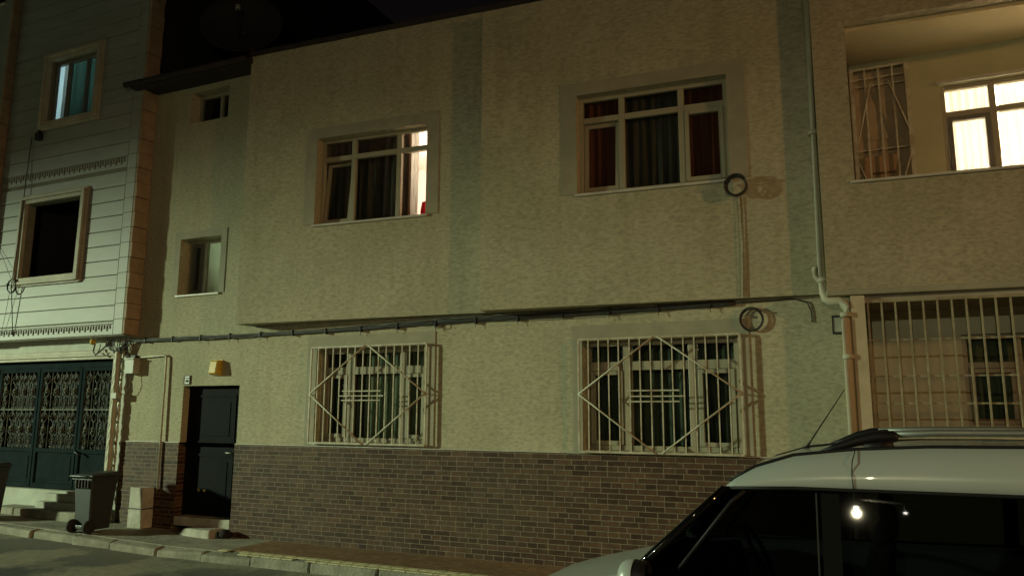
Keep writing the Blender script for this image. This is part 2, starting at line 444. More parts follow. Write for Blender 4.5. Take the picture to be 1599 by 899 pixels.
# kerb: separate worn stones
mb = MB(); x = -30.; rng = random.Random(3)
while x < 30:
    L = rng.uniform(.75, 1.05); g = .012
    d0, d1 = rng.uniform(-.05, .03), rng.uniform(-.05, .03); t0, t1 = rng.uniform(-.05, .0), rng.uniform(-.05, .0); g = rng.uniform(.006, .03)
    if x > -8: d0 *= .3; d1 *= .3; t0 = t1 = -.003
    a, b = x + g, x + L; za, zb = gz(a), gz(b)
    yi = -.86 if x + L > -7.6 else -.975
    if x > -9.2 and yi == -.975 and x + L > -8: yi = -.975
    mb.hexa([(a, -1.13 + d0, za - .35), (b, -1.13 + d1, zb - .35), (b, yi, zb - .35), (a, yi, za - .35),
             (a, -1.12 + d0, za + t0), (b, -1.12 + d1, zb + t1), (b, yi, zb - .004), (a, yi, za - .004)])
    x += L
struct('kerb', mb, 'concrete', bevel=.025)
# two rows of cream strip tiles on the right-hand pavement edge
mb = MB(); rng = random.Random(9)
for row, y in ((0, -.93), (1, -1.05)):
    x = -8.1 + row * .09
    while x < 12:
        L = rng.uniform(.17, .2)
        if rng.random() > .06: mb.box(W, x, x + L - .012, -.004, .006 + rng.uniform(0, .003), -y - .05, -y + .05)
        x += L
struct('tile_strip', mb, mat('cream_strip_tile', (.62, .54, .32), .7, .25, 9, .2), bevel=.004)
# near pavement behind the camera with the lamp posts
struct('pavement', MB().box(W, -60, 60, -.5, .02, 9.95, 13.5), 'concrete')

# ================================================================== MIDDLE HOUSE
HB = thing('terraced_house', (-4.5, 4, 0), 'cream plastered two storey house with projecting upper floor above brick tiled base', 'house')
AF = F((-8.644, -.35), (4.036, .25)); AL = 4.165
BF = F((-4.485, -.35), (4.135, .25)); BL = 4.1427
# ground floor and stair bay
door_h = (-10.0, -8.82, .24, 2.26)
g1 = (-7.34, -5.5, 1.43, 2.76); g2 = (-3.2, -1.3, 1.40, 2.74)
s1 = (-10.29, -9.39, 3.755, 4.70); s2 = (-10.3, -9.44, 6.74, 7.30)
mb = MB()
mb.wall(W, -11.3, -8.78, 1.365, 7.42, .3, [door_h, s1, s2])
mb.wall(F((0, -.012)), -8.775, -.02, 1.372, 3.30, .3, [g1, g2])
obj('wall', mb, 'stucco', HB)
mb = MB()
mb.wall(F((0, -.02)), -11.3, -8.84, -.2, 1.362, .3, [(-10.0, -8.84, .0, 2)])
mb.wall(F((0, -.03)), -8.82, .2, -.2, 1.360, .3, [])
obj('brick_cladding', mb, 'brick', HB)
mb = MB(); mb.box(W, -11.3, -10.0, 1.3635, 1.374, -.05, .028); mb.box(W, -8.82, -.0, 1.361, 1.371, -.05, .036)
obj('cladding_trim', mb, 'sill', HB)
# upper bay, two panels set at a slight angle to the street
wa = (1.345, 3.20, 4.60, 5.935); wb = (1.335, 3.21, 4.585, 5.90)
mb = MB()
mb.wall(AF, 0, AL, 3.165, 7.49, .28, [wa]); mb.wall(BF, 0, BL, 3.16, 7.33, .28, [wb])
obj('upper_wall', mb, 'stucco', HB)
for fr in (AF, BF):   # left return of each panel
    mb = MB(); p = fr(0, 0, 0); q = fr(0, 0, -.28)
    mb.hexa([(p.x + .002, p.y + .28, 3.17), (p.x + .2, p.y + .28, 3.17), (p.x + .2, .6, 3.17), (p.x + .002, .6, 3.17),
             (p.x + .002, p.y + .28, 7.25), (p.x + .2, p.y + .28, 7.25), (p.x + .2, .6, 7.25), (p.x + .002, .6, 7.25)])
    obj('return_wall', mb, 'stucco', HB)
mb = MB()
for fr, L, z in ((AF, AL, 3.17), (BF, BL, 3.163)):
    P0 = fr(.01, 0, -.02); P1 = fr(L, 0, -.02)
    mb.hexa([(P0.x, P0.y, z), (P1.x, P1.y, z), (P1.x, .35, z), (P0.x, .35, z), (P0.x, P0.y, z + .1), (P1.x, P1.y, z + .1), (P1.x, .35, z + .1), (P0.x, .35, z + .1)])
obj('soffit', mb, 'soffit', HB)
# roof: coping slabs, the eave over the stair bay, tiles behind
mb = MB(); mb.box(AF, -.02, AL - .02, 7.49, 7.56, -.4, .05); mb.box(BF, -.02, BL, 7.33, 7.40, -.4, .05)
obj('coping', mb, 'rooft', HB, bevel=.01)
mb = MB()
mb.hexa([(-11.28, -.46, 7.39), (-8.62, -.46, 7.36), (-8.62, .3, 7.425), (-11.28, .3, 7.43), (-11.28, -.45, 7.47), (-8.62, -.45, 7.44), (-8.62, .3, 7.68), (-11.28, .3, 7.70)])
mb.tube([(-11.36, -.50, 7.44), (-8.62, -.50, 7.40)], .05, 10)
obj('eave', mb, 'rooft', HB)
mb = MB(); 
mb.hexa([(-11.1, .3, 7.3), (-.1, .3, 7.2), (-.1, 8, 7.2), (-11.1, 8, 7.3), (-11.1, .3, 7.5), (-.1, .3, 7.24), (-.1, 8, 7.24), (-11.1, 8, 7.5)])
obj('roof', mb, 'rooft', HB)
mb = MB(); mb.box(W, -11.1, -.1, -.2, 7.2, -8.2, -8.0); mb.box(W, -.12, -.02, 0, 7.2, -8, -.3)
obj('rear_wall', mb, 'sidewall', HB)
# bands of smooth plaster round the openings
band(HB, AF, wa[0], wa[1], wa[2], wa[3], .17, .19)
band(HB, BF, wb[0], wb[1], wb[2], wb[3], .17, .21)
G = F((0, -.012))
band(HB, G, g1[0], g1[1], 1.375, g1[3], .2, .17); band(HB, G, g2[0], g2[1], 1.375, g2[3], .2, .13)
band(HB, W, s1[0], s1[1], s1[2], s1[3], .12, .12)

window(HB, AF, *wa, .13, (1.905, 2.675), 5.635, .042, sashes=((0, 0, .10),), mw=.075)
window(HB, BF, *wb, .12, (1.895, 2.645), 5.59, .055, sashes=((0, 0, .05), (2, 0, 0)), mw=.075)
window(HB, G, *g1, .14, (-6.83, -5.93), 2.45, .06, sashes=((0, 0, 0), (2, 0, 0)), mw=.11, sill=False)
window(HB, G, *g2, .14, (-2.66, -1.85), 2.43, .06, sashes=((0, 0, 0), (2, 0, 0)), mw=.11, sill=False)
obj('window_sill', MB().box(G, g1[0] - .02, g1[1] + .02, 1.378, 1.425, -.1, .02), 'sill', HB)
obj('window_sill', MB().box(G, g2[0] - .02, g2[1] + .02, 1.374, 1.396, -.1, .02), 'sill', HB)
window(HB, W, s1[0], s1[1], s1[2], s1[3], .2, (-9.95,), None, .05, sashes=((0, 0, 0, 'pvcdark'),), mw=.06)
window(HB, W, s2[0], s2[1], s2[2], s2[3], .2, (-9.80,), None, .05, mw=.06, sill=False)

# security grilles
def grille(parent, u0, u1, v0, v1, w, nb, hx):
    mb = MB(); r = .011
    for v in (v0, v1): mb.box(W, u0, u1, v - r, v + r, w - r, w + r)
    for u in (u0, u1):
        mb.box(W, u - r, u + r, v0 + r, v1 - r, w - r, w + r)
        for v in (v0, v0 + (v1 - v0) * .5, v1):
            mb.box(W, u - .007, u + .007, v - .007, v + .007, .0, w - r)
    for u in [u0 + (u1 - u0) * k / 4 for k in (1, 2, 3)]:
        for v in (v0,): mb.box(W, u - .006, u + .006, v - .006, v + .006, .0, w - r)
    o = obj('security_grille', mb, 'iron', parent)
    mb = MB()
    for k in range(1, nb):
        u = u0 + (u1 - u0) * k / nb + random.uniform(-.004, .004); e = random.uniform(-.004, .004)
        mb.hexa([(u - .007, -w - .006, v0 + r), (u + .007, -w - .006, v0 + r), (u + .007, -w + .006, v0 + r), (u - .007, -w + .006, v0 + r),
                 (u - .007 + e, -w - .006, v1 - r), (u + .007 + e, -w - .006, v1 - r), (u + .007 + e, -w + .006, v1 - r), (u - .007 + e, -w + .006, v1 - r)])
    obj('bars', mb, 'iron', o)
    mb = MB(); um, vm = (u0 + u1) / 2, (v0 + v1) / 2 + .01; ww = w + .016
    P = [(u0, vm), (um - .03, v1), (um + .03, v1), (u1, vm), (um + .05, v0), (um - .03, v0)]
    for a, b in ((0, 1), (2, 3), (3, 4), (5, 0)): mb.tube([W(*P[a], ww), W(*P[b], ww)], .011, 6)
    obj('diamond', mb, 'iron', o)
    mb = MB()
    for dv, (a, b) in zip((.068, 0, -.062), hx): mb.box(W, a, b, vm - .03 + dv - .008, vm - .03 + dv + .008, w + .006, w + .02)
    obj('cross_bars', mb, 'iron', o)
grille(HB, -7.375, -5.42, 1.413, 2.785, .10, 15, ((-6.79, -6.14), (-6.84, -6.09), (-6.80, -6.15)))
grille(HB, -3.222, -1.262, 1.385, 2.755, .10, 15, ((-2.6, -1.97), (-2.57, -1.90), (-2.6, -1.97)))

# entrance door
mb = MB()
mb.box(W, -9.94, -8.88, .26, 2.24, -.20, -.15)
for (a, b, c, d) in ((-9.82, -9.0, 1.35, 2.12), (-9.82, -9.0, .38, 1.2)):
    mb.box(W, a, b, c, c + .04, -.15, -.138); mb.box(W, a, b, d - .04, d, -.15, -.138)
    mb.box(W, a, a + .04, c + .04, d - .04, -.15, -.138); mb.box(W, b - .04, b, c + .04, d - .04, -.15, -.138)
    mb.box(W, a + .12, b - .12, c + .12, d - .12, -.15, -.142)
dr = obj('door', mb, 'door', HB, bevel=.004)
mb = MB(); mb.box(W, -10.0, -9.94, .24, 2.26, -.22, -.13); mb.box(W, -8.88, -8.82, .24, 2.26, -.22, -.13); mb.box(W, -9.94, -8.88, 2.24, 2.26, -.22, -.13)
obj('door_frame', mb, 'door', dr)
mb = MB(); mb.tube([W(-8.98, 1.22, -.15), W(-8.98, 1.22, -.09), W(-9.11, 1.22, -.09)], .011, 8); mb.box(W, -9.0, -8.96, 1.12, 1.3, -.15, -.145)
obj('handle', mb, 'alu', dr)
for x in (-9.67, -9.55): obj('brass_glint', MB().disc(W(x, .63, -.141), (0, -1, 0), .028, .02, .014, 14), 'brass', dr)  # brass discs standing in for two yellow glints on the door
mb = MB(); mb.box(W, -9.99, -8.83, .10, .238, -.3, .03); obj('threshold', mb, 'step', HB, bevel=.01)
mb = MB()
mb.hexa([(-9.62, -.30, -.02), (-8.93, -.33, -.02), (-8.93, -.03, -.02), (-9.62, -.03, -.02), (-9.50, -.27, .115), (-8.95, -.30, .12), (-8.95, -.03, .12), (-9.50, -.03, .12)])
obj('doorstep', mb, 'step', HB, bevel=.02)

# rooms and curtains
room(HB, AF, .3, 3.85, 3.3, 6.55, -.3, -3.6, 'roomwall')
room(HB, BF, .3, 3.9, 3.3, 6.55, -.3, -3.4)
room(HB, G, -8.4, -4.7, .3, 3.0, -.32, -3.4); room(HB, G, -4.5, -.4, .3, 3.0, -.32, -3.4)
room(HB, W, -11, -8.95, 3.2, 6.2, -.34, -2.5, 'roomwall'); room(HB, W, -11, -8.95, 6.4, 7.3, -.34, -2.5); room(HB, W, -11, -8.7, 0, 3.0, -.34, -2.5)
curtain(AF, 1.02, 2.02, 4.52, 6.2, -.345, 'c_dark', 'dark drape behind the tilted left sash of the half lit upper window')
curtain(AF, 1.96, 2.70, 4.50, 6.2, -.33, 'c_dark', 'dark drape across the middle pane of the half lit upper window')
curtain(AF, 2.60, 2.745, 4.48, 6.2, -.37, 'c_brown', 'narrow gathered brown drape beside the lit pane of the upper window', .03, .06)
curtain(AF, 2.71, 2.87, 4.48, 6.2, -.40, 'c_sheer', 'sheer white net curtain glowing in the lit pane of the upper window', .02, .07)
curtain(BF, 1.35, 1.90, 4.5, 6.1, -.235, 'c_red', 'dark red drape in the left pane of the upper window near the drainpipe', .025, .12)
curtain(BF, 1.83, 2.70, 4.5, 6.1, -.26, 'c_dark', 'dark brown net across the middle of the unlit upper window', .02, .11)
curtain(BF, 2.62, 3.18, 4.5, 6.1, -.235, 'c_red', 'dark red drape in the right pane of the upper window beside the cable coil', .025, .12)
curtain(G, -7.30, -6.66, 1.4, 2.74, -.25, 'c_night', 'dark lace curtain at left in the barred window nearest the door', .02, .12)
curtain(G, -6.78, -5.88, 1.4, 2.74, -.26, 'c_green', 'grey green lace curtain across the middle of the barred window nearest the door', .02, .14)
curtain(G, -5.95, -5.52, 1.4, 2.74, -.25, 'c_green', 'grey green lace curtain at right in the barred window nearest the door', .02, .12)
curtain(G, -3.18, -2.55, 1.38, 2.74, -.25, 'c_night', 'dark green curtain at left in the barred window behind the car', .02, .13)
curtain(G, -2.7, -1.8, 1.38, 2.74, -.26, 'c_night', 'dark green curtain across the middle of the barred window behind the car', .02, .12)
curtain(G, -1.9, -1.32, 1.38, 2.74, -.25, 'c_night', 'dark green curtain at right in the barred window behind the car', .02, .13)
curtain(W, -10.28, -9.945, 3.7, 4.72, -.30, 'c_dark', 'added dark drape hiding the lit stairwell behind the left sash of the small stair window', .012, .1)  # added to keep the left pane dark against the stairwell light
lamp_point('room_light', (-9.5, 1.0, 4.9), (.92, 1, .80), 150, .15)  # light added behind the blind so the right pane reads bright
sl = thing('ceiling_lamp', (-9.5, 1.0, 5.0), 'added stairwell lamp brightening the pale blind of the small stair window', 'lamp')
obj('lamp_shade', MB().lathe((-9.5, 1.0, 5.0), (0, 0, 1), [(0, 0), (.09, .03), (.12, .1), (.05, .18), (0, .2)], 16), emit_mat('added_lamp_glow', (.9, 1, .8), 2), sl)
curtain(W, -9.935, -9.42, 3.78, 4.68, -.285, 'c_blind', 'pale blind behind the right pane of the small stair window', .003, .3, name='window_blind')
pil = MB()
pil.lathe(AF(2.995, 4.62, -.40), (0, 0, 1), [(0, 0), (.06, .0), (.078, .04), (.082, .15), (.06, .27), (0, .29)], 16)
tag(obj('cushion', pil, 'redcloth', origin=AF(2.995, 4.62, -.40)), 'red cushion on the inner ledge of the lit upper window pane', 'cushion')
obj('inner_ledge', MB().box(AF, 1.34, 3.22, 4.50, 4.618, -.60, -.29), 'roomwall', HB)
cl = thing('ceiling_lamp', AF(2.6, 6.1, -1.9), 'round ceiling lamp lighting the room behind the half lit window', 'lamp')
obj('lamp_shade', MB().lathe(AF(2.6, 6.1, -1.9), (0, 0, 1), [(0, 0), (.12, .04), (.17, .14), (.1, .25), (.03, .28), (0, .28)], 20), emit_mat('lamp_glow', (1, .82, .6), 6), cl)
obj('cord', MB().tube([AF(2.6, 6.38, -1.9), AF(2.6, 6.55, -1.9)], .008, 6), 'white', cl)
lamp_point('room_light', AF(2.6, 5.95, -1.9), (1, .82, .68), 430, .12)

# ================================================================== LEFT HOUSE
LB = thing('apartment_house', (-13.5, 4, 0), 'tall white clad house with grooved courses and greek key bands beside the cream house', 'house')
LF = F((0, -.27))
lw1 = (-13.96, -12.46, 4.24, 5.64); lw2 = (-13.70, -12.40, 7.2, 8.41)
mb = MB(); mb.wall(LF, -14.86, -11.16, 3.11, 12.2, .14, [lw1, lw2]); obj('wall', mb, 'groove', LB)
# grooved cladding courses
mb = MB(); SUR = [(-14.12, -12.30, 4.08, 5.80), (-13.86, -12.24, 7.04, 8.57)]
v = 3.36; rng = random.Random(5)
def course(mb, fr, a, b, v0, v1, holes, w0, w1):
    vs = sorted({v0, v1, *[h[k] for h in holes for k in (2, 3) if v0 < h[k] < v1]})
    for c, d in zip(vs, vs[1:]):
        segs = [(a, b)]
        for h in holes:
            if h[2] < (c + d) / 2 < h[3]:
                segs = [q for s in segs for q in ((s[0], min(s[1], h[0])), (max(s[0], h[1]), s[1])) if q[1] > q[0] + .001]
        for s in segs: mb.box(fr, s[0], s[1], c, d, w0, w1)
while v < 12:
    h = .262
    if not (6.05 < v + h / 2 < 6.3): course(mb, LF, -14.8, -11.40, v, v + h - .014, SUR, -.01, .018 + rng.uniform(-.002, .002))
    v += h
obj('cladding', mb, 'cladding', LB, bevel=.004)
# vertical edge strip and corner quoins
mb = MB(); v = 3.12; k = 0
qd = MB()
while v < 12:
    mb.box(LF, -11.39, -11.175, v, v + .258, -.01, .022)
    d = .03 if k % 2 else 0
    qd.box(LF, -11.17, -11.10 + d * .5 - .02 + rng.uniform(-.004, .004), v, v + .256, -.262, .020)
    v += .262; k += 1
obj('edge_strip', mb, 'cladding', LB, bevel=.004); obj('quoins', qd, 'quoin', LB, bevel=.008)
# greek key friezes
def frieze(v0, v1, u0, u1):
    mb = MB(); h = v1 - v0; n = int((u1 - u0) / .135); s = (u1 - u0) / n; t = .013
    mb.box(LF, u0, u1, v1 + .01, v1 + .022, .015, .027)
    for i in range(n):
        a = u0 + i * s
        mb.box(LF, a, a + s * .62, v1 - t, v1, .012, .026); mb.box(LF, a, a + t, v0, v1 - t, .012, .026)
        mb.box(LF, a + s * .62 - t, a + s * .62, v0 + h * .35, v1 - t, .012, .026)
        mb.box(LF, a + s * .33, a + s * .62 - t, v0 + h * .35, v0 + h * .35 + t, .012, .026)
    bg = MB().box(LF, u0 - .02, u1 + .01, v0 - .06, v1 + .045, -.01, .014)
    o = obj('frieze', bg, 'cladding', LB); obj('greek_key', mb, 'frieze', o)
frieze(3.185, 3.29, -14.8, -11.42); frieze(6.10, 6.22, -14.8, -11.42)
# side wall, roof, soffit
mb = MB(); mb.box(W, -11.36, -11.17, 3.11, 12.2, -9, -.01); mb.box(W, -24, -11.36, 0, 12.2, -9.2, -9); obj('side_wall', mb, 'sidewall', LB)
obj('roof', MB().box(W, -24, -11.1, 12.2, 12.4, -9.2, .45), 'rooft', LB)
obj('soffit', MB().box(W, -24, -11.16, 3.10, 3.16, -.3, .26), 'soffit', LB)
# left projecting pier with its own windows, mostly outside the frame
L2 = F((0, -.42))
mb = MB(); mb.wall(L2, -24, -14.87, 3.12, 12.2, .3, [(-16.4, -15.2, 8.1, 8.95), (-16.4, -15.15, 9.9, 11.2)]); obj('wall', mb, 'cladding', LB)
mb = MB(); v = 3.14
while v < 12:
    mb.box(L2, -14.90, -14.84, v, v + .25, -.15, .012); v += .262
obj('quoins', mb, 'quoin', LB, bevel=.006)
window(LB, L2, -16.4, -15.2, 8.1, 8.95, .15, (-15.8,), None, .06); window(LB, L2, -16.4, -15.15, 9.9, 11.2, .15, (-15.8,), None, .06)
room(LB, L2, -17, -15.05, 7.5, 9.3, -.33, -2); room(LB, L2, -17, -15.0, 9.5, 11.6, -.33, -2)
# moulded window surrounds
def surround(a, b, c, d, o):
    mb = MB()
    for t0, t1, w in ((0, .07, .07), (.07, .125, .10), (.125, .16, .06)):
        mb.box(LF, a - t1, a - t0, c - t1, d + t1, -.01, w); mb.box(LF, b + t0, b + t1, c - t1, d + t1, -.01, w)
        mb.box(LF, a - t0, b + t0, d + t0, d + t1, -.01, w); mb.box(LF, a - t0, b + t0, c - t1, c - t0, -.01, w)
    return obj('window_surround', mb, 'surround', LB, bevel=.006)
surround(*lw1, .16); surround(*lw2, .16)
room(LB, LF, -14.6, -12.0, 3.4, 6.0, -.15, -3); room(LB, LF, -14.5, -11.9, 6.7, 9.2, -.15, -3, 'coolroom')
window(LB, LF, lw2[0], lw2[1], lw2[2], lw2[3], .06, (-13.30, -12.80), None, .05, m='pvcdark', sill=False)
curtain(LF, -13.53, -12.38, 7.15, 8.5, -.20, 'c_teal', 'pale teal drape in the upper window of the white clad house', .02, .2)
# ground floor of the left house
mb = MB(); gh = (-16.2, -11.62, .50, 2.74)
mb.wall(W, -24, -11.32, -.2, 3.11, .25, [gh]); obj('base_wall', mb, 'basewall', LB)
mb = MB()
for t0, t1, w in ((0, .05, .05), (.05, .1, .08), (.1, .16, .04)):
    mb.box(W, gh[1] + t0 * .7, gh[1] + t1 * .7, gh[2] - .02, gh[3] + t1, -.1, w); mb.box(W, gh[0], gh[1] + t0 * .7, gh[3] + t0, gh[3] + t1, -.1, w)
obj('gate_surround', mb, 'surround', LB, bevel=.006)
mb = MB(); mb.box(W, gh[0], gh[1], gh[2], gh[3], -.24, -.22); obj('gate_backing', mb, 'gatedark', LB)
edges = [-16.2, -14.84, -13.68, -12.55, -11.62]
for a, b in zip(edges, edges[1:]):
    mb = MB(); d0, d1 = -.14, -.09
    mb.box(W, a + .012, a + .075, .52, 2.62, d0, d1); mb.box(W, b - .075, b - .012, .52, 2.62, d0, d1)
    for v0, v1 in ((.52, .60), (1.13, 1.20), (2.55, 2.62)): mb.box(W, a + .075, b - .075, v0, v1, d0, d1)
    mb.box(W, a + .075, b - .075, .60, 1.13, d0 + .01, d0 + .025)
    mb.box(W, a + .13, b - .13, .66, 1.07, d0 + .025, d0 + .034)
    g = obj('gate_leaf', mb, 'gate', LB, bevel=.005)
    mb = MB(); n = 4; s = (b - a - .15) / n; mid = 1.88
    for k in range(n + 1):
        u = a + .075 + k * s; mb.tube([W(u, 1.2, -.115), W(u, 2.55, -.115)], .009, 6)
    mb.box(W, a + .075, b - .075, mid - .012, mid + .012, -.125, -.105)
    for k in range(n):
        um = a + .075 + (k + .5) * s
        for lo, hi in ((1.2, mid), (mid, 2.55)):
            H = hi - lo
            for sg in (-1, 1):
                pts = [W(um + sg * s * .40 * math.sin(math.pi * q / 16 * 3.0) * (.55 + .45 * math.cos(q)), lo + H * q / 16, -.112) for q in range(17)]
                mb.tube(pts, .009, 5)
            for c in (.2, .5, .8):     # cast leaves and rosettes
                for sg in (-1, 1):
                    x = um + sg * s * .22; z = lo + H * c; q = .028
                    mb.add([W(x - q, z, -.108), W(x, z - q * 1.7, -.112), W(x + q, z, -.108), W(x, z + q * 1.7, -.112), W(x, z, -.085)], [(0, 1, 4), (1, 2, 4), (2, 3, 4), (3, 0, 4)])
            mb.lathe(W(um, lo + H * .5, -.115), (0, -1, 0), [(.05, 0), (.048, .012), (.02, .02), (.012, .034), (0, .036)], 10)
    obj('scrollwork', mb, 'gateiron', g)
obj('gate_handle', MB().tube([W(-12.50, 1.16, -.09), W(-12.50, 1.16, -.04), W(-12.36, 1.10, -.04)], .016, 8), 'black', LB)
obj('gate_header', MB().box(W, gh[0], gh[1], 2.62, 2.74, -.16, -.08), 'gate', LB)
# steps below the gate
mb = MB(); mb.box(W, -13.05, -11.65, .10, .33, .0, .2); mb.box(W, -13.0, -11.7, .33, .46, .0, .09); obj('gate_step', mb, 'basewall', LB, bevel=.012)
mb = MB()
for a, b in ((-13.9, -13.32), (-13.3, -12.6), (-12.58, -11.75)): mb.box(W, a, b, -.05, .225, .0, .40)
obj('stone_step', mb, 'concrete', LB, bevel=.02)
# drain and service pipes between the two houses
mb = MB(); mb.tube([(-11.445, -.105, z / 20) for z in range(2, 58)], [.045 + .012 * (1 if z % 9 < 1 else 0) + .006 * math.sin(z * 1.7) for z in range(2, 58)], 10)
obj('drainpipe', mb, 'pipe', LB)
mb = MB(); mb.tube([(-11.345 + .012 * math.sin(z * .9), -.085, z / 20) for z in range(2, 60)], [.022 + .008 * (1 if z % 13 < 1 else 0) for z in range(2, 60)], 8)
obj('service_pipe', mb, 'pipe', LB)
LR = lamp_point('room_light', LF(-13.1, 8.6, -1.4), (.62, .86, 1.0), 80, .15)
obj('ceiling_lamp', MB().lathe(LF(-13.1, 9.0, -1.4), (0, 0, 1), [(0, 0), (.1, .03), (.14, .1), (.05, .2), (0, .2)], 16), emit_mat('cool_lamp_glow', (.6, .88, 1), 3), LB)
curtain(LF, -13.66, -13.51, 7.15, 8.5, -.23, 'c_sheer', 'bright gap of white net at the left edge of the white house window', .01, .07)

# ================================================================== RIGHT HOUSE
RB = thing('apartment_house', (2.5, 4, 0), 'brown plastered house with open balcony and barred ground floor at the right', 'house')
RF = F((-.294, -.28), (1.815, .12))
bal = (.352, 4.2, 4.335, 6.235)
mb = MB(); mb.wall(RF, 0, 6, 3.14, 10.5, .18, [bal]); obj('front_wall', mb, 'stucco_right', RB)
mb = MB(); mb.hexa([(-.284, -.12, 3.14), (-.1, -.12, 3.14), (-.1, 6, 3.14), (-.284, 6, 3.14), (-.284, -.12, 10.5), (-.1, -.12, 10.5), (-.1, 6, 10.5), (-.284, 6, 10.5)]); obj('side_wall', mb, 'stucco_right', RB)
obj('cornice', MB().box(RF, -.01, 6.02, 3.105, 3.17, -.1, .035), 'band', RB, bevel=.012)
obj('balcony_sill', MB().box(RF, .31, 4.25, 4.337, 4.368, -.2, .035), 'sill', RB, bevel=.008)
mb = MB(); mb.hexa([(-.05, -.2, 3.05), (5.6, .1, 3.05), (5.6, 1.0, 3.05), (-.05, 1.0, 3.05), (-.05, -.2, 3.35), (5.6, .1, 3.35), (5.6, 1.0, 3.35), (-.05, 1.0, 3.35)])
obj('balcony_floor', mb, 'soffit', RB)
obj('balcony_ceiling', MB().box(RF, .02, 6, 6.19, 6.35, -1.3, -.17), mat('balcony_ceiling_paint', (.55, .47, .28), .85, .08, 2, .1), RB)
rw = F((0, .9)); bw = (1.06, 3.4, 3.5, 5.76); gp = (.12, .70, 4.2, 6.12); vw = (1.05, 3.2, 1.69, 2.75)
mb = MB(); mb.wall(rw, -.1, 6, 3.35, 6.2, .2, [bw, gp]); obj('balcony_wall', mb, mat('ochre_balcony_paint', (.42, .40, .25), .85, .1, 2, .1), RB)
mb = MB(); mb.wall(rw, -.1, 6, -.2, 3.05, .2, [vw]); obj('veranda_wall', mb, mat('pale_veranda_paint', (.58, .59, .44), .85, .1, 2, .1), RB)
# balcony window: tall dark framed door leaf and lit panes
bwo = window(RB, rw, *bw, .06, (1.60, 2.3), 5.40, .055, sashes=((0, 0, 0, 'pvcdark'),), mw=.07, sill=False)
obj('lintel', MB().box(rw, 1.03, 3.43, 5.762, 5.80, -.05, .04), 'sill', bwo)
room(RB, rw, .9, 4.6, 3.4, 6.05, -.24, -4, 'roomwall')
curtain(rw, 1.08, 1.66, 3.5, 5.9, -.34, 'c_sheer', 'glowing white net behind the balcony door leaf', .02, .09)
curtain(rw, 1.70, 2.35, 3.5, 5.9, -.34, 'c_sheer', 'glowing white net in the balcony window at the photo edge', .02, .11)
lamp_point('room_light', (2.2, 2.6, 5.6), (1, .86, .66), 1700, .2)
ob = thing('ceiling_lamp', (2.2, 2.6, 5.7), 'bright ceiling lamp behind the net of the balcony window', 'lamp')
obj('lamp_shade', MB().lathe((2.2, 2.6, 5.7), (0, 0, 1), [(0, 0), (.14, .04), (.19, .14), (.1, .24), (0, .35)], 18), emit_mat('room_lamp_glow', (1, .9, .75), 25), ob)
# lattice screen at the left end of the balcony with boxes behind it
sc = MB(); u0, u1, v0, v1 = .10, .72, 4.1, 6.12
for u in (u0, u1): sc.box(rw, u - .025, u + .025, v0, v1, .01, .06)
sc.box(rw, u0, u1, v1 - .03, v1, .015, .055)
so = obj('lattice_screen', sc, 'iron', RB)
sc = MB()
for k in (1, 2, 3): u = u0 + (u1 - u0) * k / 4; sc.box(rw, u - .010, u + .010, v0, v1 - .03, .03, .045)
for v in (5.05, 5.88, 5.98): sc.box(rw, u0, u1, v - .008, v + .008, .02, .03)
um, vm = (u0 + u1) / 2, 5.2
for a, b in (((u0, 5.0), (um - .1, 5.9)), ((um + .1, 5.9), (u1, 5.2)), ((u1, 5.0), (um + .12, 4.4)), ((u0, 4.95), (um - .1, 4.35))):
    sc.tube([rw(*a, .05), rw(*b, .05)], .012, 6)
obj('lattice', sc, 'iron', so)
mb = MB(); mb.box(rw, .122, .698, 4.2, 6.118, -.10, -.06)
mb.box(rw, .20, .62, 5.2, 6.0, -.06, -.052)
obj('shutter_door', mb, mat('brown_shutter', (.36, .27, .17), .7, .15, 5, .1), RB)
bx = MB(); bx.box(rw, .17, .56, 4.02, 4.98, -.055, -.004); cb_ = obj('cardboard_box', bx, 'card', origin=rw(.37, 4.02, -.03), bevel=.006)
tag(cb_, 'flattened taped cardboard box standing behind the lattice screen on the balcony', 'box')
tp = MB()
tp.hexa([tuple(rw(.20, 4.42, -.001)), tuple(rw(.54, 4.60, -.001)), tuple(rw(.54, 4.60, -.006)), tuple(rw(.20, 4.42, -.006)), tuple(rw(.20, 4.46, -.001)), tuple(rw(.54, 4.64, -.001)), tuple(rw(.54, 4.64, -.006)), tuple(rw(.20, 4.46, -.006))])
tp.box(rw, .26, .52, 4.74, 4.77, -.006, -.001)
obj('tape', tp, 'tape', cb_)
# ground floor: pillar, plinth, bars, window
mb = MB(); mb.wall(RF, .225, .362, -.2, 3.10, .2); obj('pillar', mb, mat('pillar_render', (.45, .38, .26), .8, .15, 4, .25), RB)
mb = MB(); mb.wall(RF, .364, 6, -.2, 1.645, .18); obj('plinth', mb, 'stucco_right', RB)
mb = MB(); mb.hexa([(-.09, -.2, -.2), (.0, -.2, -.2), (.0, .9, -.2), (-.09, .9, -.2), (-.09, -.2, 3.05), (.0, -.2, 3.05), (.0, .9, 3.05), (-.09, .9, 3.05)]); obj('veranda_end_wall', mb, 'stucco_right', RB)
mb = MB(); u = .395; k = 0; V = .0
mb.box(RF, .36, 6, 1.648, 1.675, -.06, -.03); mb.box(RF, .36, 6, 3.02, 3.05, -.06, -.03)
for v in (1.96, 2.24, 2.62): mb.box(RF, .36, 6, v - .009, v + .009, -.064, -.052)
M['iron_tan'] = mat('tan_painted_iron', (.30, .265, .17), .5, .18, 12, .1, grime=(.2, .15, .09))
go = obj('security_grille', mb, 'iron_tan', RB)
mb = MB()
while u < 5:
    mb.box(RF, u - .009, u + .009, 1.675, 3.02, -.054, -.036); u += .1315
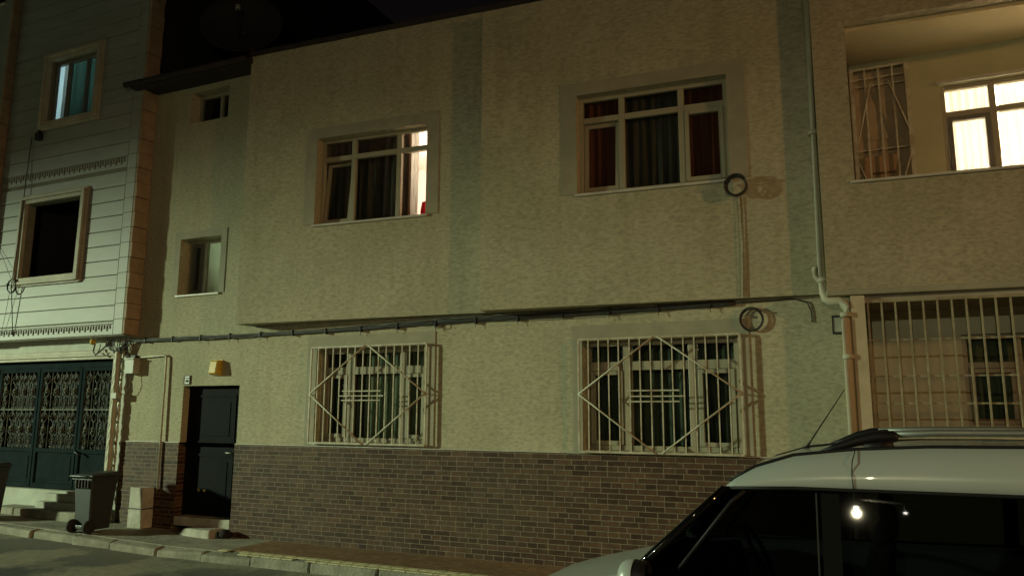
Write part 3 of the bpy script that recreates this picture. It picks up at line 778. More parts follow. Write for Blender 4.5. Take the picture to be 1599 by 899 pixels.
obj('bars', mb, 'iron_tan', go)
window(RB, rw, *vw, .06, (1.60, 2.4), 2.40, .055, sashes=((0, 0, 0),), mw=.07, sill=False)
room(RB, rw, .9, 4, .4, 2.95, -.22, -3)
curtain(rw, 1.08, 3.15, 1.6, 2.74, -.20, 'c_green', 'grey green net in the ground floor window behind the long row of bars', .02, .15)
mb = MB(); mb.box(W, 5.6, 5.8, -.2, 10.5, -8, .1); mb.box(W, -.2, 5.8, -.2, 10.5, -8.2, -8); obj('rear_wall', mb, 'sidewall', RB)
obj('roof', MB().box(W, -.3, 5.8, 10.5, 10.7, -8.2, .5), 'rooft', RB)

# downpipe running between the houses, with an offset at first floor level
dp = thing('drainpipe', (-.18, -.26, 0), 'cream painted drainpipe bending beside the corner of the brown house', 'pipe')
mb = MB(); mb.tube([(-.34, -.20, 10.3), (-.338, -.20, 7), (-.335, -.20, 3.3), (-.332, -.205, 3.16), (-.318, -.215, 3.09), (-.28, -.225, 3.062), (-.18, -.24, 3.058), (-.137, -.248, 3.035), (-.126, -.25, 2.98), (-.126, -.25, 2.85), (-.13, -.25, 0.0)], .047, 14)
obj('pipe_run', mb, 'pipe', dp)
for z, x, y in ((5.0, -.337, -.20), (3.3, -.335, -.20), (2.45, -.127, -.25), (1.2, -.128, -.25), (2.9, -.126, -.25), (7.6, -.339, -.20)): obj('pipe_clamp', MB().disc((x, y, z - .025), (0, 0, 1), .058, .058, .05, 16), 'pipe', dp)
mb = MB(); mb.tube([(-.335, -.20, 3.26), (-.37, -.20, 3.30), (-.405, -.20, 3.36), (-.41, -.20, 3.43), (-.405, -.20, 3.455)], .035, 10); obj('branch_stub', mb, 'pipe', dp)

# ================================================================== FITTINGS ON THE FACADE
jb = obj('junction_box', MB().box(W, -.262, -.165, 2.735, 2.90, .012, .07), 'greybox', origin=(-.21, 0, 2.735), bevel=.006)
tag(jb, 'small square junction box on the wall just left of the drainpipe', 'box')
obj('box_rim', MB().box(W, -.272, -.155, 2.90, 2.918, .012, .085).box(W, -.272, -.262, 2.735, 2.90, .012, .078).box(W, -.165, -.155, 2.735, 2.90, .012, .078).box(W, -.272, -.155, 2.72, 2.735, .012, .078), 'black', jb)

def ring(name, c, r, n, label):
    o = None; mb = MB()
    for k in range(n):
        rr = r + random.uniform(-.012, .012); dx, dz, dy = random.uniform(-.008, .008), random.uniform(-.008, .008), .012 + .011 * k
        mb.tube([(c[0] + dx + rr * math.cos(a * math.pi / 16), c[1] - dy, c[2] + dz + rr * 1.04 * math.sin(a * math.pi / 16)) for a in range(32)], .0085, 6, closed=True)
    o = obj(name, mb, 'cable', origin=c); tag(o, label, 'cable coil')
    for a in (40, 160):
        mb = MB(); mb.box(W, c[0] + r * math.cos(R(a)) - .015, c[0] + r * math.cos(R(a)) + .015, c[2] + r * math.sin(R(a)) - .012, c[2] + r * math.sin(R(a)) + .012, -c[1] + .0, -c[1] + .012 * n + .02)
        obj('tie', mb, 'black', o)
    return o
p = BF(3.28, 4.47, .06); ring('cable_coil', (p.x, p.y, p.z), .115, 7, 'thick coil of black cable by the corner of the dark red curtained window')
ring('cable_coil', (-1.12, -.03, 2.925), .125, 3, 'thin ring of black cable hanging under the soffit above the barred window')
p = LF(-14.06, 4.10, .08); ring('cable_coil', (p.x, p.y, p.z), .12, 2, 'loop of black cable on the white clad wall below the empty window')

def tagc(mb, m, org, label): return tag(obj('cable', mb, m, origin=org), label, 'cable')
def wob(pts, n, a, seed):
    r = random.Random(seed); out = []
    for i in range(len(pts) - 1):
        for k in range(n):
            t = k / n; q = Vector(pts[i]).lerp(Vector(pts[i + 1]), t)
            out.append(q + Vector((0, r.uniform(-a, a) * .4, r.uniform(-a, a))))
    out.append(Vector(pts[-1])); return out
# main bundle along the front at first floor level
mb = MB()
for k, (dz, rr) in enumerate(((0, .016), (.02, .011), (-.018, .010), (.008, .009))):
    mb.tube(wob([(-11.25, -.045 - .006 * k, 3.03 + dz), (-8.8, -.045 - .006 * k, 3.02 + dz), (-7, -.05, 3.035 + dz), (-5.3, -.05, 3.075 + dz), (-3, -.05, 3.10 + dz), (-1.3, -.05, 3.12 + dz)], 14, .006, k), rr, 6)
cb1 = tagc(mb, 'cable', (-6, -.05, 3.05), 'thick bundle of dark cables running along the cream house below the bay')
for x in [-10.9 + .62 * k for k in range(16)]:
    mb = MB(); z = 3.025 + max(0, (x + 7) * .017); mb.box(W, x, x + .018, z - .04, z + .045, .012, .075)
    if random.random() < .5: mb.tube([(x + .005, -.06, z - .03), (x + .02, -.07, z - .09)], .004, 5)
    obj('cable_tie', mb, 'black', cb1)
mb = MB(); mb.tube(wob([(-8.2, -.04, 3.03), (-5.35, -.05, 3.125), (-3.2, -.06, 3.125), (-1.3, -.05, 3.14)], 12, .006, 21), .007, 5)
tagc(mb, 'cable', (-5, -.04, 3.1), 'single thin cable strung just above the thick bundle')
mb = MB()
def sag(a, b, d, n=12):
    a, b = Vector(a), Vector(b); return [a.lerp(b, k / n) - Vector((0, 0, d * 4 * (k / n) * (1 - k / n))) for k in range(n + 1)]
for a, b, d, r in (((-8.6, -.055, 3.04), (-5.35, -.06, 3.10), .05, .006), ((-5.35, -.06, 3.12), (-3.2, -.06, 3.13), .035, .006), ((-5.3, -.06, 3.09), (-1.3, -.055, 3.13), .06, .005), ((-11.2, -.055, 3.05), (-8.7, -.055, 3.045), .045, .005)):
    mb.tube(sag(a, b, d), r, 5)
mb.tube([(-5.35, -.06, 3.1), (-5.33, -.07, 3.03), (-5.28, -.075, 2.99), (-5.21, -.07, 3.0), (-5.18, -.06, 3.05)], .005, 5)
tagc(mb, 'cable', (-5.3, -.05, 3.08), 'loose thin strands sagging under the thick cable bundle')
mb = MB(); mb.tube(wob([(-1.3, -.05, 3.12), (-.95, -.04, 3.13), (-.68, -.03, 3.14), (-.52, -.03, 3.09), (-.48, -.025, 2.98), (-.478, -.025, 2.86)], 4, .004, 5), .008, 6)
tagc(mb, 'cable', (-.9, -.03, 3.0), 'dark cable end curling down the wall beside the junction box')
mb = MB(); a = BF(3.315, 4.36, .02); b = BF(3.30, 3.17, .02); mb.tube([tuple(a), tuple(BF(3.316, 3.8, .018)), tuple(b)], .008, 6)
a = BF(3.28, 4.36, .018); b = BF(3.27, 3.17, .018); mb.tube([tuple(a), tuple(b)], .005, 6)
tagc(mb, 'cablepale', tuple(BF(3.30, 3.17, .02)), 'pale cable dropping straight down from the thick cable coil')
# tangle at the junction of the two houses
mb = MB()
for k in range(7):
    r = random.Random(k + 40)
    mb.tube(wob([(-11.75 + .07 * k + r.uniform(-.05, .05), -.10, 3.06), (-11.66 + .05 * k, -.13, 2.93 + r.uniform(-.06, .03)), (-11.50 + .03 * k, -.12, 2.88 + r.uniform(-.08, .05)), (-11.30 + .02 * k, -.08, 3.02)], 4, .014, k), .009, 5)
mb.tube([(-12.02, -.12, 3.0), (-12.0, -.16, 2.86), (-11.92, -.17, 2.80), (-11.78, -.15, 2.9), (-11.6, -.12, 3.05)], .013, 6)
mb.tube([(-11.86, -.14, 2.98), (-11.83, -.17, 2.9), (-11.87, -.17, 2.84)], .008, 6)
for k in range(3): mb.tube(wob([(-11.36 + .03 * k, -.07, 3.0), (-11.32 + .035 * k, -.07, 2.8), (-11.22 + .02 * k, -.07, 2.66)], 5, .01, 70 + k), .01, 5)
tagc(mb, 'cable', (-11.5, -.1, 2.9), 'tangle of black cables over the pipes between the two houses')
mb = MB(); mb.tube(wob([tuple(LF(-14.05, 6.95, .03)), tuple(LF(-13.98, 5.0, .12)), tuple(LF(-14.03, 4.1, .12)), tuple(LF(-13.98, 3.2, .03))], 8, .005, 3), .008, 5)
tagc(mb, 'cable', tuple(LF(-14, 3.2, .03)), 'thin black cable hanging vertically down the white clad wall')
mb = MB(); mb.tube(wob([tuple(LF(-14.75, 5.0, .03)), tuple(LF(-14.06, 4.2, .1)), tuple(LF(-14.3, 3.2, .04))], 8, .005, 4), .004, 5)
tagc(mb, 'cable', tuple(LF(-14.3, 3.2, .03)), 'slack thin wire slanting across the left edge of the white clad wall')

# meter box and its conduit
mbx = thing('meter_box', (-11.12, 0, 2.47), 'grey meter box on the wall below the tangled cables', 'box')
obj('case', MB().box(W, -11.24, -11.03, 2.47, 2.71, .0, .13), 'greybox', mbx, bevel=.01)
obj('lid', MB().box(W, -11.25, -11.02, 2.712, 2.73, .0, .15), 'greybox', mbx); obj('cap', MB().box(W, -11.15, -11.05, 2.73, 2.78, .02, .1), 'black', mbx)
cd = MB(); cd.tube([(-11.02, -.04, 2.745), (-10.44, -.04, 2.765), (-10.395, -.04, 2.74), (-10.385, -.04, 2.6), (-10.36, -.05, .62)], .017, 8)
tag(obj('conduit', cd, 'pipe', origin=(-10.4, 0, .62)), 'thin conduit from the meter box down to the stone cabinet', 'pipe')
mb = MB(); mb.tube(wob([(-11.12, -.08, 2.47), (-11.1, -.09, 2.3), (-11.2, -.1, 2.15), (-11.42, -.09, 2.1)], 5, .008, 8), .005, 5)
tagc(mb, 'cable', (-11.2, -.1, 2.1), 'thin loose wire looping below the grey meter box')
vb = obj('valve_box', MB().box(W, -11.47, -11.33, 2.06, 2.16, .06, .17), 'greybox', origin=(-11.43, -.05, 2.06), bevel=.008); tag(vb, 'small square valve box on the pipe below the meter box', 'box')
# lamp over the door
wl = thing('wall_lamp', (-9.30, 0, 2.40), 'unlit yellowed plastic wall lamp over the dark entrance door', 'lamp')
mb = MB(); P = [(-9.385, 2.40), (-9.20, 2.40), (-9.20, 2.63), (-9.385, 2.63)]
mb.hexa([tuple(W(-9.38, 2.41, .01)), tuple(W(-9.20, 2.41, .01)), tuple(W(-9.21, 2.44, .13)), tuple(W(-9.37, 2.44, .13)), tuple(W(-9.38, 2.66, .01)), tuple(W(-9.20, 2.66, .01)), tuple(W(-9.21, 2.645, .10)), tuple(W(-9.37, 2.645, .10))])
obj('cover', mb, 'lampcover', wl, bevel=.018)
obj('back_plate', MB().box(W, -9.385, -9.195, 2.41, 2.665, 0, .01), 'lampcover', wl)
# house number plate: white tile with dark rim, figures too worn to read
pl = thing('number_plate', (-9.93, 0, 2.30), 'small worn white number plate with dark rim above the entrance door', 'sign')
obj('plate', MB().box(W, -9.985, -9.875, 2.295, 2.415, 0, .012), 'white', pl)
mb = MB(); mb.box(W, -9.995, -9.865, 2.415, 2.428, 0, .018); mb.box(W, -9.995, -9.865, 2.282, 2.295, 0, .018); mb.box(W, -9.995, -9.985, 2.295, 2.415, 0, .018); mb.box(W, -9.875, -9.862, 2.295, 2.415, 0, .018)
obj('rim', mb, 'black', pl)
mb = MB(); mb.box(W, -9.975, -9.885, 2.378, 2.392, .012, .015)
mb.box(W, -9.955, -9.945, 2.315, 2.36, .012, .015); mb.tube([W(-9.915 + .016 * math.cos(a * math.pi / 6), 2.338 + .02 * math.sin(a * math.pi / 6), .014) for a in range(12)], .006, 5, closed=True)
obj('worn_figures', mb, 'black', pl)
# small wall spot under the left house soffit
ws = thing('ceiling_lamp', (-12.05, -.12, 3.03), 'small unlit glass ceiling lamp under the overhang above the iron gate', 'lamp')
obj('base', MB().disc((-12.05, -.14, 3.075), (0, 0, 1), .05, .055, .03, 14), 'white', ws); obj('globe', MB().lathe((-12.05, -.14, 2.98), (0, 0, 1), [(0, 0), (.04, .01), (.055, .05), (.04, .095), (0, .097)], 14), 'lampcover', ws)
# small black camera-like bracket below the upper window of the left house
br = MB(); c = LF(-13.72, 6.93, .0)
br.box(LF, -13.86, -13.74, 6.86, 7.0, .015, .1); br.box(LF, -13.83, -13.77, 7.0, 7.05, .03, .08)
tag(obj('cable_box', br, 'black', origin=tuple(c)), 'small black cable box under the teal curtained window', 'box')
# satellite dish on the roof
sd = thing('satellite_dish', (-10.0, 1.2, 7.5), 'dark satellite dish on the roof above the stair windows', 'dish')
c = Vector((-10.0, .8, 8.75)); ax = Vector((.50, -.80, .35)).normalized()
obj('reflector', MB().lathe(c, ax, [(0, 0), (.2, .02), (.4, .07), (.6, .16), (.72, .24), (.73, .235), (.6, .145), (.4, .055), (.2, .005), (0, -.015)], 32), mat('weathered_dish', (.03, .025, .023), .8, .2, 5, .1), sd)
obj('mast', MB().tube([(-10.0, 1.2, 7.5), (-10.0, 1.1, 8.5), tuple(c)], .03, 8), 'steelpole', sd)
fp = c + ax * .62
ar = obj('feed_arm', MB().tube([c + Vector((0, -.1, -.6)), fp], .014, 6), 'black', sd)
obj('feed_horn', MB().disc(fp, tuple(-ax), .035, .045, .09, 12), 'greybox', ar)

# ================================================================== PAVEMENT OBJECTS
def wheelie(x, y, z, label):
    t = thing('wheelie_bin', (x, y, z), label, 'rubbish bin', 'wheelie bins on the pavement')
    KX, KZ = .84, .90
    def P(a, b, c): return (x + a * KX, y + b * KX, z + c * KZ)
    def BF_(u, v, w): return Vector(P(u, -w, v))
    mb = MB()     # tapered body; the back with axle faces the street
    bt = [(-.18, -.20), (.18, -.20), (.20, .21), (-.20, .21)]; tp = [(-.235, -.265), (.235, -.265), (.245, .27), (-.245, .27)]
    mb.hexa([P(a, b, .045) for a, b in bt] + [P(a, b, .90) for a, b in tp])
    obj('body', mb, 'bin', t, bevel=.018)
    mb = MB(); mb.box(BF_, -.262, .262, .86, .905, -.285, .285)
    for k in range(5): u = -.16 + k * .08; mb.hexa([P(u - .012, -.285, .72), P(u + .012, -.285, .72), P(u + .012, -.24, .72), P(u - .012, -.24, .72), P(u - .012, -.285, .86), P(u + .012, -.285, .86), P(u + .012, -.24, .86), P(u - .012, -.24, .86)])
    obj('rim', mb, 'bin', t, bevel=.008)
    mb = MB(); mb.hexa([P(-.255, -.27, .908), P(.255, -.27, .908), P(.265, .33, .908), P(-.265, .33, .908), P(-.225, -.24, .955), P(.225, -.24, .955), P(.23, .28, .985), P(-.23, .28, .985)])
    lid = obj('lid', mb, 'bin', t, bevel=.018)
    mb = MB(); mb.tube([P(-.235, -.27, .90), P(-.235, -.345, .925), P(-.20, -.355, .93), P(.20, -.355, .93), P(.235, -.345, .925), P(.235, -.27, .90)], .016, 8); obj('handle', mb, 'bin', t)
    obj('axle', MB().tube([P(-.24, -.235, .10), P(.24, -.235, .10)], .013, 8), 'alu', t)
    mb = MB(); mb.box(BF_, -.10, .10, .07, .13, .17, .28); obj('axle_bracket', mb, 'bin', t, bevel=.01)
    for s in (-1, 1):
        w = MB().lathe(P(s * .215 - .03, -.235, .105), (1, 0, 0), [(0, 0), (.06, 0), (.085, .0), (.1, .012), (.1, .048), (.085, .06), (.06, .06), (0, .06)], 22)
        wh = obj('wheel', w, 'tyre', t); obj('hub', MB().disc(P(s * .215 + (.03 if s > 0 else -.038), -.235, .10), (1, 0, 0), .05, .045, .008, 14), 'bin', wh)
    return t
wheelie(-10.86, -.77, gz(-10.86), 'dark grey wheelie bin standing before the brick base beside the stone cabinet')
wheelie(-13.38, -.84, gz(-13.38), 'dark grey wheelie bin cut off by the left edge, before the iron gate')
bc = thing('stone_cabinet', (-10.6, -.14, gz(-10.6)), 'low pale stone utility cabinet with a dark slit against the brick base', 'cabinet')
z0 = gz(-10.6)
def hb(a, b, c, d, w0, w1): return MB().box(W, a, b, c, d, w0, w1)
obj('lower_block', hb(-10.74, -10.44, z0, z0 + .285, .03, .25), 'step', bc, bevel=.008)
obj('upper_block', hb(-10.735, -10.445, z0 + .30, z0 + .62, .03, .245), 'step', bc, bevel=.008)
obj('slit', hb(-10.72, -10.46, z0 + .285, z0 + .30, .04, .235), 'black', bc)
st = MB(); rr = random.Random(2); vs = []
import itertools
bmx = bmesh.new(); bmesh.ops.create_icosphere(bmx, subdivisions=2, radius=1)
for vv in bmx.verts: vv.co = Vector((-8.80 + vv.co.x * .12 * rr.uniform(.9, 1.1), -.15 + vv.co.y * .09, .05 + vv.co.z * .075 * rr.uniform(.85, 1.1)))
st.add([v.co.copy() for v in bmx.verts], [[v.index for v in f.verts] for f in bmx.faces], True); bmx.free()
tag(obj('step_shadow', st, 'sidewall', origin=(-8.8, -.15, 0)), 'dark rounded lump standing in for the shadow at the right end of the doorstep', 'shadow')  # near-black lump in place of the shadow cast by the doorstep

# ================================================================== PARKED VAN
XF = -2.52; CY = -3.40; RZ = -.115
CAR = thing('parked_car', (XF + 2.1, CY, RZ), 'white high roofed car with tinted windows and roof rails parked at the right', 'car')
def cp(c, y, z): return Vector((XF + c, CY + y, RZ + z))      # c from front bumper, y towards wall positive
# stations: c, sill z, belt z, window-top z, roof-edge z, roof-centre z, half widths at sill/belt/top/edge
ST = [
    (0.00, .42, .54, .55, .56, .57, .62, .66, .60, .55),
    (0.06, .30, .58, .62, .64, .65, .76, .78, .70, .64),
    (0.25, .24, .66, .71, .73, .745, .86, .87, .76, .68),
    (0.60, .24, .74, .80, .825, .845, .90, .91, .80, .70),
    (0.95, .24, .84, .885, .91, .93, .91, .915, .82, .70),
    (1.12, .24, .93, .955, .975, .995, .91, .915, .84, .68),
    (1.24, .24, 0.95, 1.085, 1.11, 1.12, .91, .915, .84, .70),
    (1.46, .24, 0.97, 1.28, 1.305, 1.33, .91, .915, .825, .72),
    (1.695, .24, 1.00, 1.50, 1.515, 1.53, .91, .915, .80, .74),
    (1.77, .24, 1.00, 1.512, 1.578, 1.60, .91, .915, .80, .72),
    (1.87, .24, 1.00, 1.515, 1.63, 1.65, .91, .915, .80, .70),
    (2.10, .24, 1.00, 1.52, 1.705, 1.72, .91, .915, .80, .68),
    (2.44, .24, 1.00, 1.522, 1.745, 1.765, .91, .915, .80, .67),
    (2.84, .24, 1.00, 1.522, 1.768, 1.79, .91, .915, .80, .665),
    (3.35, .24, 1.00, 1.522, 1.775, 1.80, .91, .915, .80, .665),
    (3.95, .25, 1.04, 1.52, 1.765, 1.79, .90, .905, .79, .66),
    (4.22, .30, 1.05, 1.50, 1.72, 1.74, .88, .89, .77, .64),
    (4.33, .38, 1.05, 1.45, 1.62, 1.63, .84, .86, .74, .60),
]
def prof(s):
    c, a, b, w, e, t, ha, hb_, hw, he = s
    m = (a + b) / 2
    # from sill up to the roof centre, one side
    return [(ha - .03, a), (ha + .005, a + .14), (hb_ + .008, m), (hb_, b), (hw, w), (hw - .025, w + (e - w) * .45), (he, e), (he * .55, (e + t * 1.6) / 2.6), (0, t)]
NP = 9
rows = []
for s in ST:
    p = prof(s)
    rows.append([cp(s[0], -y, z) for y, z in p] + [cp(s[0], y, z) for y, z in reversed(p[:-1])])
nrow = len(rows[0])
def quads(sel):
    mb = MB(); vs = [q for r in rows for q in r]; fs = []
    for i in range(len(rows) - 1):
        for j in range(nrow - 1):
            jj = j if j < NP - 1 else nrow - 2 - j
            if sel(i, jj, j): fs.append((i * nrow + j, i * nrow + j + 1, (i + 1) * nrow + j + 1, (i + 1) * nrow + j))
    used = sorted({k for f in fs for k in f}); mp = {k: n for n, k in enumerate(used)}
    return mb.add([vs[k] for k in used], [tuple(mp[k] for k in f) for f in fs], True)
SI = 7      # first side glass station pair starts here
def is_glass(i, jj): return jj == 3 and 5 <= i <= 15
def is_shield(i, jj): return jj >= 5 and 5 <= i <= 7 or (jj == 4 and 5 <= i <= 7)
body = quads(lambda i, jj, j: jj < 3 or (i < 5 and jj >= 3) or (i > 15 and jj == 3))
# closing nose and tail
body.add(rows[0], [tuple(range(nrow))], False); body.add(rows[-1], [tuple(range(nrow))[::-1]], False)
bo = obj('body', body, 'carpaint', CAR)
ss = bo.modifiers.new('subd', 'SUBSURF'); ss.levels = 1; ss.render_levels = 2
roof = obj('roof', quads(lambda i, jj, j: jj >= 4 and i >= 8), 'carpaint', CAR)
ss = roof.modifiers.new('solid', 'SOLIDIFY'); ss.thickness = .012; ss.offset = -1
obj('side_window', quads(lambda i, jj, j: is_glass(i, jj) and j < NP), 'tinted', CAR); obj('side_window', quads(lambda i, jj, j: is_glass(i, jj) and j > NP), 'tinted', CAR)
obj('windscreen', quads(lambda i, jj, j: is_shield(i, jj)), 'tinted', CAR)
# pillars, seals and door lines on the near side (and far side)
def strip(pts, w, name, m, par, d=.006):
    for s in (-1, 1):
        mb = MB(); vs = []
        for (c, z, y) in pts:
            q = cp(c, s * (y + d), z); vs += [q + Vector((-w / 2, 0, 0)), q + Vector((w / 2, 0, 0))]
        n = len(pts)
        mb.add(vs + [v + Vector((0, -s * .02, 0)) for v in vs], [(2 * i, 2 * i + 1, 2 * i + 3, 2 * i + 2) for i in range(n - 1)] + [(2 * n + 2 * i, 2 * n + 2 * i + 1, 2 * n + 2 * i + 3, 2 * n + 2 * i + 2) for i in range(n - 1)]
               + [(2 * i + e, 2 * i + 2 + e, 2 * n + 2 * i + 2 + e, 2 * n + 2 * i + e) for i in range(n - 1) for e in (0, 1)], False)
        obj(name, mb, m, par)
def yl(z): return .915 - (.115) * max(0, (z - 1.03)) / .49
strip([(2.30, z, yl(z)) for z in (1.03, 1.2, 1.35, 1.50)], .10, 'door_pillar', 'matte', CAR, .004)
strip([(2.225, z, yl(z)) for z in (1.03, 1.2, 1.35, 1.50)], .009, 'window_seal', 'black', CAR, .003)
strip([(3.42, z, yl(z)) for z in (1.03, 1.2, 1.35, 1.50)], .09, 'door_pillar', 'matte', CAR, .004)
for s in (-1, 1):     # black lower A pillar with quarter light bar and drip rail above the windows
    obj('windscreen_pillar', MB().tube([cp(1.14, s * .895, .985), cp(1.26, s * .88, 1.10), cp(1.47, s * .848, 1.295), cp(1.70, s * .812, 1.512)], [.03, .03, .026, .02], 10), 'gloss', CAR)
    obj('quarter_light_bar', MB().tube([cp(1.42, s * .912, 1.02), cp(1.74, s * .83, 1.43), cp(1.82, s * .812, 1.50)], .012, 8), 'trim', CAR)
    obj('drip_rail', MB().tube([cp(1.69, s * .808, 1.507), cp(2.1, s * .808, 1.522), cp(3.35, s * .808, 1.524), cp(4.2, s * .78, 1.50)], .011, 8), 'trim', CAR)
    obj('waist_strip', MB().tube([cp(1.2, s * .922, .945), cp(1.46, s * .922, .965), cp(2.2, s * .922, .998), cp(4.2, s * .9, 1.045)], .009, 8), 'trim', CAR)
    obj('ditch_shadow', MB().tube([cp(1.72, s * .735, 1.548), cp(1.87, s * .70, 1.638), cp(2.10, s * .682, 1.712), cp(2.44, s * .672, 1.752), cp(2.84, s * .667, 1.774), cp(3.35, s * .667, 1.781), cp(3.95, s * .662, 1.771), cp(4.22, s * .64, 1.727)], .009, 8), 'trim', CAR)  # black strip standing in for the shadow along the roof ditch
    obj('roof_seam', MB().tube([cp(2.43, s * .803, 1.525), cp(2.425, s * .786, 1.60), cp(2.43, s * .745, 1.68), cp(2.45, s * .68, 1.746)], .003, 6), 'trim', CAR)
obj('pillar_chrome', MB().tube([cp(1.235, -.928, 1.08), cp(1.30, -.916, 1.145), cp(1.37, -.903, 1.21)], [.002, .007, .002], 6), 'chrome', CAR)
# roof rails
for s in (-1, 1):
    rl = obj('roof_rail', MB().tube([cp(2.60, s * .60, 1.838), cp(2.9, s * .60, 1.852), cp(3.4, s * .60, 1.856), cp(3.95, s * .60, 1.84)], .021, 12), 'alu', CAR)
    mb = MB(); mb.tube([cp(2.26, s * .655, 1.735), cp(2.36, s * .645, 1.765), cp(2.46, s * .63, 1.80), cp(2.56, s * .612, 1.822), cp(2.66, s * .605, 1.828), cp(2.69, s * .605, 1.822)], [.008, .022, .032, .038, .034, .024], 12)
    mb.tube([cp(2.50, s * .62, 1.76), cp(2.66, s * .61, 1.78)], .035, 10)
    obj('end_cap', mb, 'trim', rl); mb = MB()
    mb.tube([cp(3.90, s * .60, 1.838), cp(4.08, s * .61, 1.80), cp(4.18, s * .62, 1.745)], [.028, .034, .01], 12)
    obj('end_cap', mb, 'trim', rl)
# seats, dashboard and steering wheel seen dimly through the glass
for c, y, wd in ((1.95, -.40, .25), (1.95, .40, .25), (2.95, 0, .66)):
    st_ = MB(); st_.hexa([cp(c, y - wd, .50), cp(c, y + wd, .50), cp(c + .5, y + wd, .48), cp(c + .5, y - wd, .48), cp(c, y - wd, .66), cp(c, y + wd, .66), cp(c + .5, y + wd, .62), cp(c + .5, y - wd, .62)])
    st_.hexa([cp(c + .42, y - wd, .60), cp(c + .42, y + wd, .60), cp(c + .58, y + wd, .60), cp(c + .58, y - wd, .60), cp(c + .60, y - wd * .8, 1.20), cp(c + .60, y + wd * .8, 1.20), cp(c + .70, y + wd * .8, 1.20), cp(c + .70, y - wd * .8, 1.20)])
    so_ = obj('seat', st_, 'seatcloth', CAR, bevel=.04)
    for yy in ([y] if wd < .5 else [-.4, .4]): obj('headrest', MB().box(lambda u, v, w, c=c, yy=yy: cp(c + .66 + w, yy + u, v), -.12, .12, 1.225, 1.40, -.05, .05), 'seatcloth', so_, bevel=.03)
obj('dashboard', MB().hexa([cp(1.18, -.80, .70), cp(1.18, .80, .70), cp(1.62, .80, .70), cp(1.62, -.80, .70), cp(1.20, -.78, .93), cp(1.20, .78, .93), cp(1.55, .78, .98), cp(1.55, -.78, .98)]), 'black', CAR, bevel=.03)
obj('steering_wheel', MB().tube([cp(1.72 - .09 * math.sin(a * math.pi / 10), .40 + .18 * math.cos(a * math.pi / 10), .98 + .16 * math.sin(a * math.pi / 10)) for a in range(20)], .016, 8, closed=True), 'black', CAR)
obj('cabin_lining', MB().box(lambda u, v, w: cp(w, u, v), -.80, .80, .36, .46, 1.1, 4.2), 'black', CAR)
# aerial
an = MB(); b = cp(2.13, .03, 1.728); tip = b + Vector((.27, 0, .40)); an.tube([b, b + (tip - b) * .12, tip], [.011, .0055, .0028], 8); an.disc(b - Vector((0, 0, .012)), (0, 0, 1), .03, .018, .02, 14)
obj('aerial', an, 'black', CAR)
# mirrors
for s in (-1, 1):
    m0 = cp(1.165, s * 1.0, .975)
    def egg(ax, prof):
        q = MB(); q.lathe(m0, ax, prof, 24)
        for i, v in enumerate(q.v): q.v[i] = Vector((v.x, m0.y + (v.y - m0.y) * 1.05, m0.z + (v.z - m0.z) * (.92 if v.z > m0.z else 1.05)))
        return q
    mo = obj('mirror', egg((-1, 0, 0), [(.112, -.01), (.113, .0), (.108, .035), (.088, .07), (.05, .092), (0, .098)]), 'carpaint', CAR)
    obj('mirror_housing', egg((1, 0, 0), [(.109, .0), (.107, .05), (.102, .085), (.096, .09), (.092, .078), (0, .076)]), 'trim', mo)
    obj('mirror_glass', egg((1, 0, 0), [(.090, .079), (.089, .083), (0, .083)]), 'chrome', mo)
    obj('mirror_stalk', MB().tube([cp(1.22, s * .90, .955), cp(1.18, s * .95, .93), m0 + Vector((.03, 0, -.06))], .032, 8), 'trim', mo)
# door handles, wheels, lights, bumpers
for s in (-1, 1):
    for c in (2.05, 2.62): obj('door_handle', MB().tube([cp(c, s * .922, .90), cp(c + .02, s * .95, .90), cp(c + .15, s * .95, .90), cp(c + .17, s * .922, .90)], .013, 8), 'carpaint', CAR)
    for c in (.82, 3.50):
        ax = Vector((0, s, 0)); o_ = cp(c, s * .74, .31)
        wh = obj('wheel', MB().lathe(o_, ax, [(.0, 0), (.22, 0), (.29, .01), (.315, .04), (.315, .15), (.29, .19), (.21, .20), (.20, .185)], 36), 'tyre', CAR)
        rim = MB().lathe(o_, ax, [(.205, .18), (.20, .19), (.19, .16), (.07, .165), (.05, .185), (0, .188)], 30)
        for k in range(8):
            a = k * math.pi / 4; rim.box(lambda u, v, w, a=a, o_=o_, s=s: o_ + Vector((math.cos(a) * v - math.sin(a) * u, s * w, math.sin(a) * v + math.cos(a) * u)), -.018, .018, .05, .195, .16, .19)
        obj('rim', rim, 'alu', wh)
        ar = MB(); ar.tube([cp(c + .36 * math.cos(a * math.pi / 12), s * .918, .31 + .36 * math.sin(a * math.pi / 12)) for a in range(13)], .022, 8); obj('wheel_arch', ar, 'trim', CAR)
    hl = MB(); q = [cp(.02, s * .48, .56), cp(.06, s * .74, .57), cp(.33, s * .89, .62), cp(.34, s * .86, .72), cp(.14, s * .70, .68), cp(.04, s * .5, .63)]
    hl.add(q + [v + Vector((.08, 0, -.02)) for v in q], [(0, 1, 2, 3, 4, 5), (11, 10, 9, 8, 7, 6)] + [(i, (i + 1) % 6, 6 + (i + 1) % 6, 6 + i) for i in range(6)])
    obj('headlight', hl, 'clearlens', CAR)
    obj('tail_light', MB().box(lambda u, v, w, s=s: cp(4.30 + w, s * u, v), .72, .84, .85, 1.25, -.06, .03), 'redlens', CAR, bevel=.015)
obj('front_bumper', MB().tube([cp(.12, -.78, .42), cp(.0, -.55, .42), cp(-.03, 0, .42), cp(.0, .55, .42), cp(.12, .78, .42)], .09, 12), 'carpaint', CAR)
obj('rear_bumper', MB().tube([cp(4.26, -.80, .48), cp(4.36, -.5, .48), cp(4.38, 0, .48), cp(4.36, .5, .48), cp(4.26, .80, .48)], .09, 12), 'carpaint', CAR)
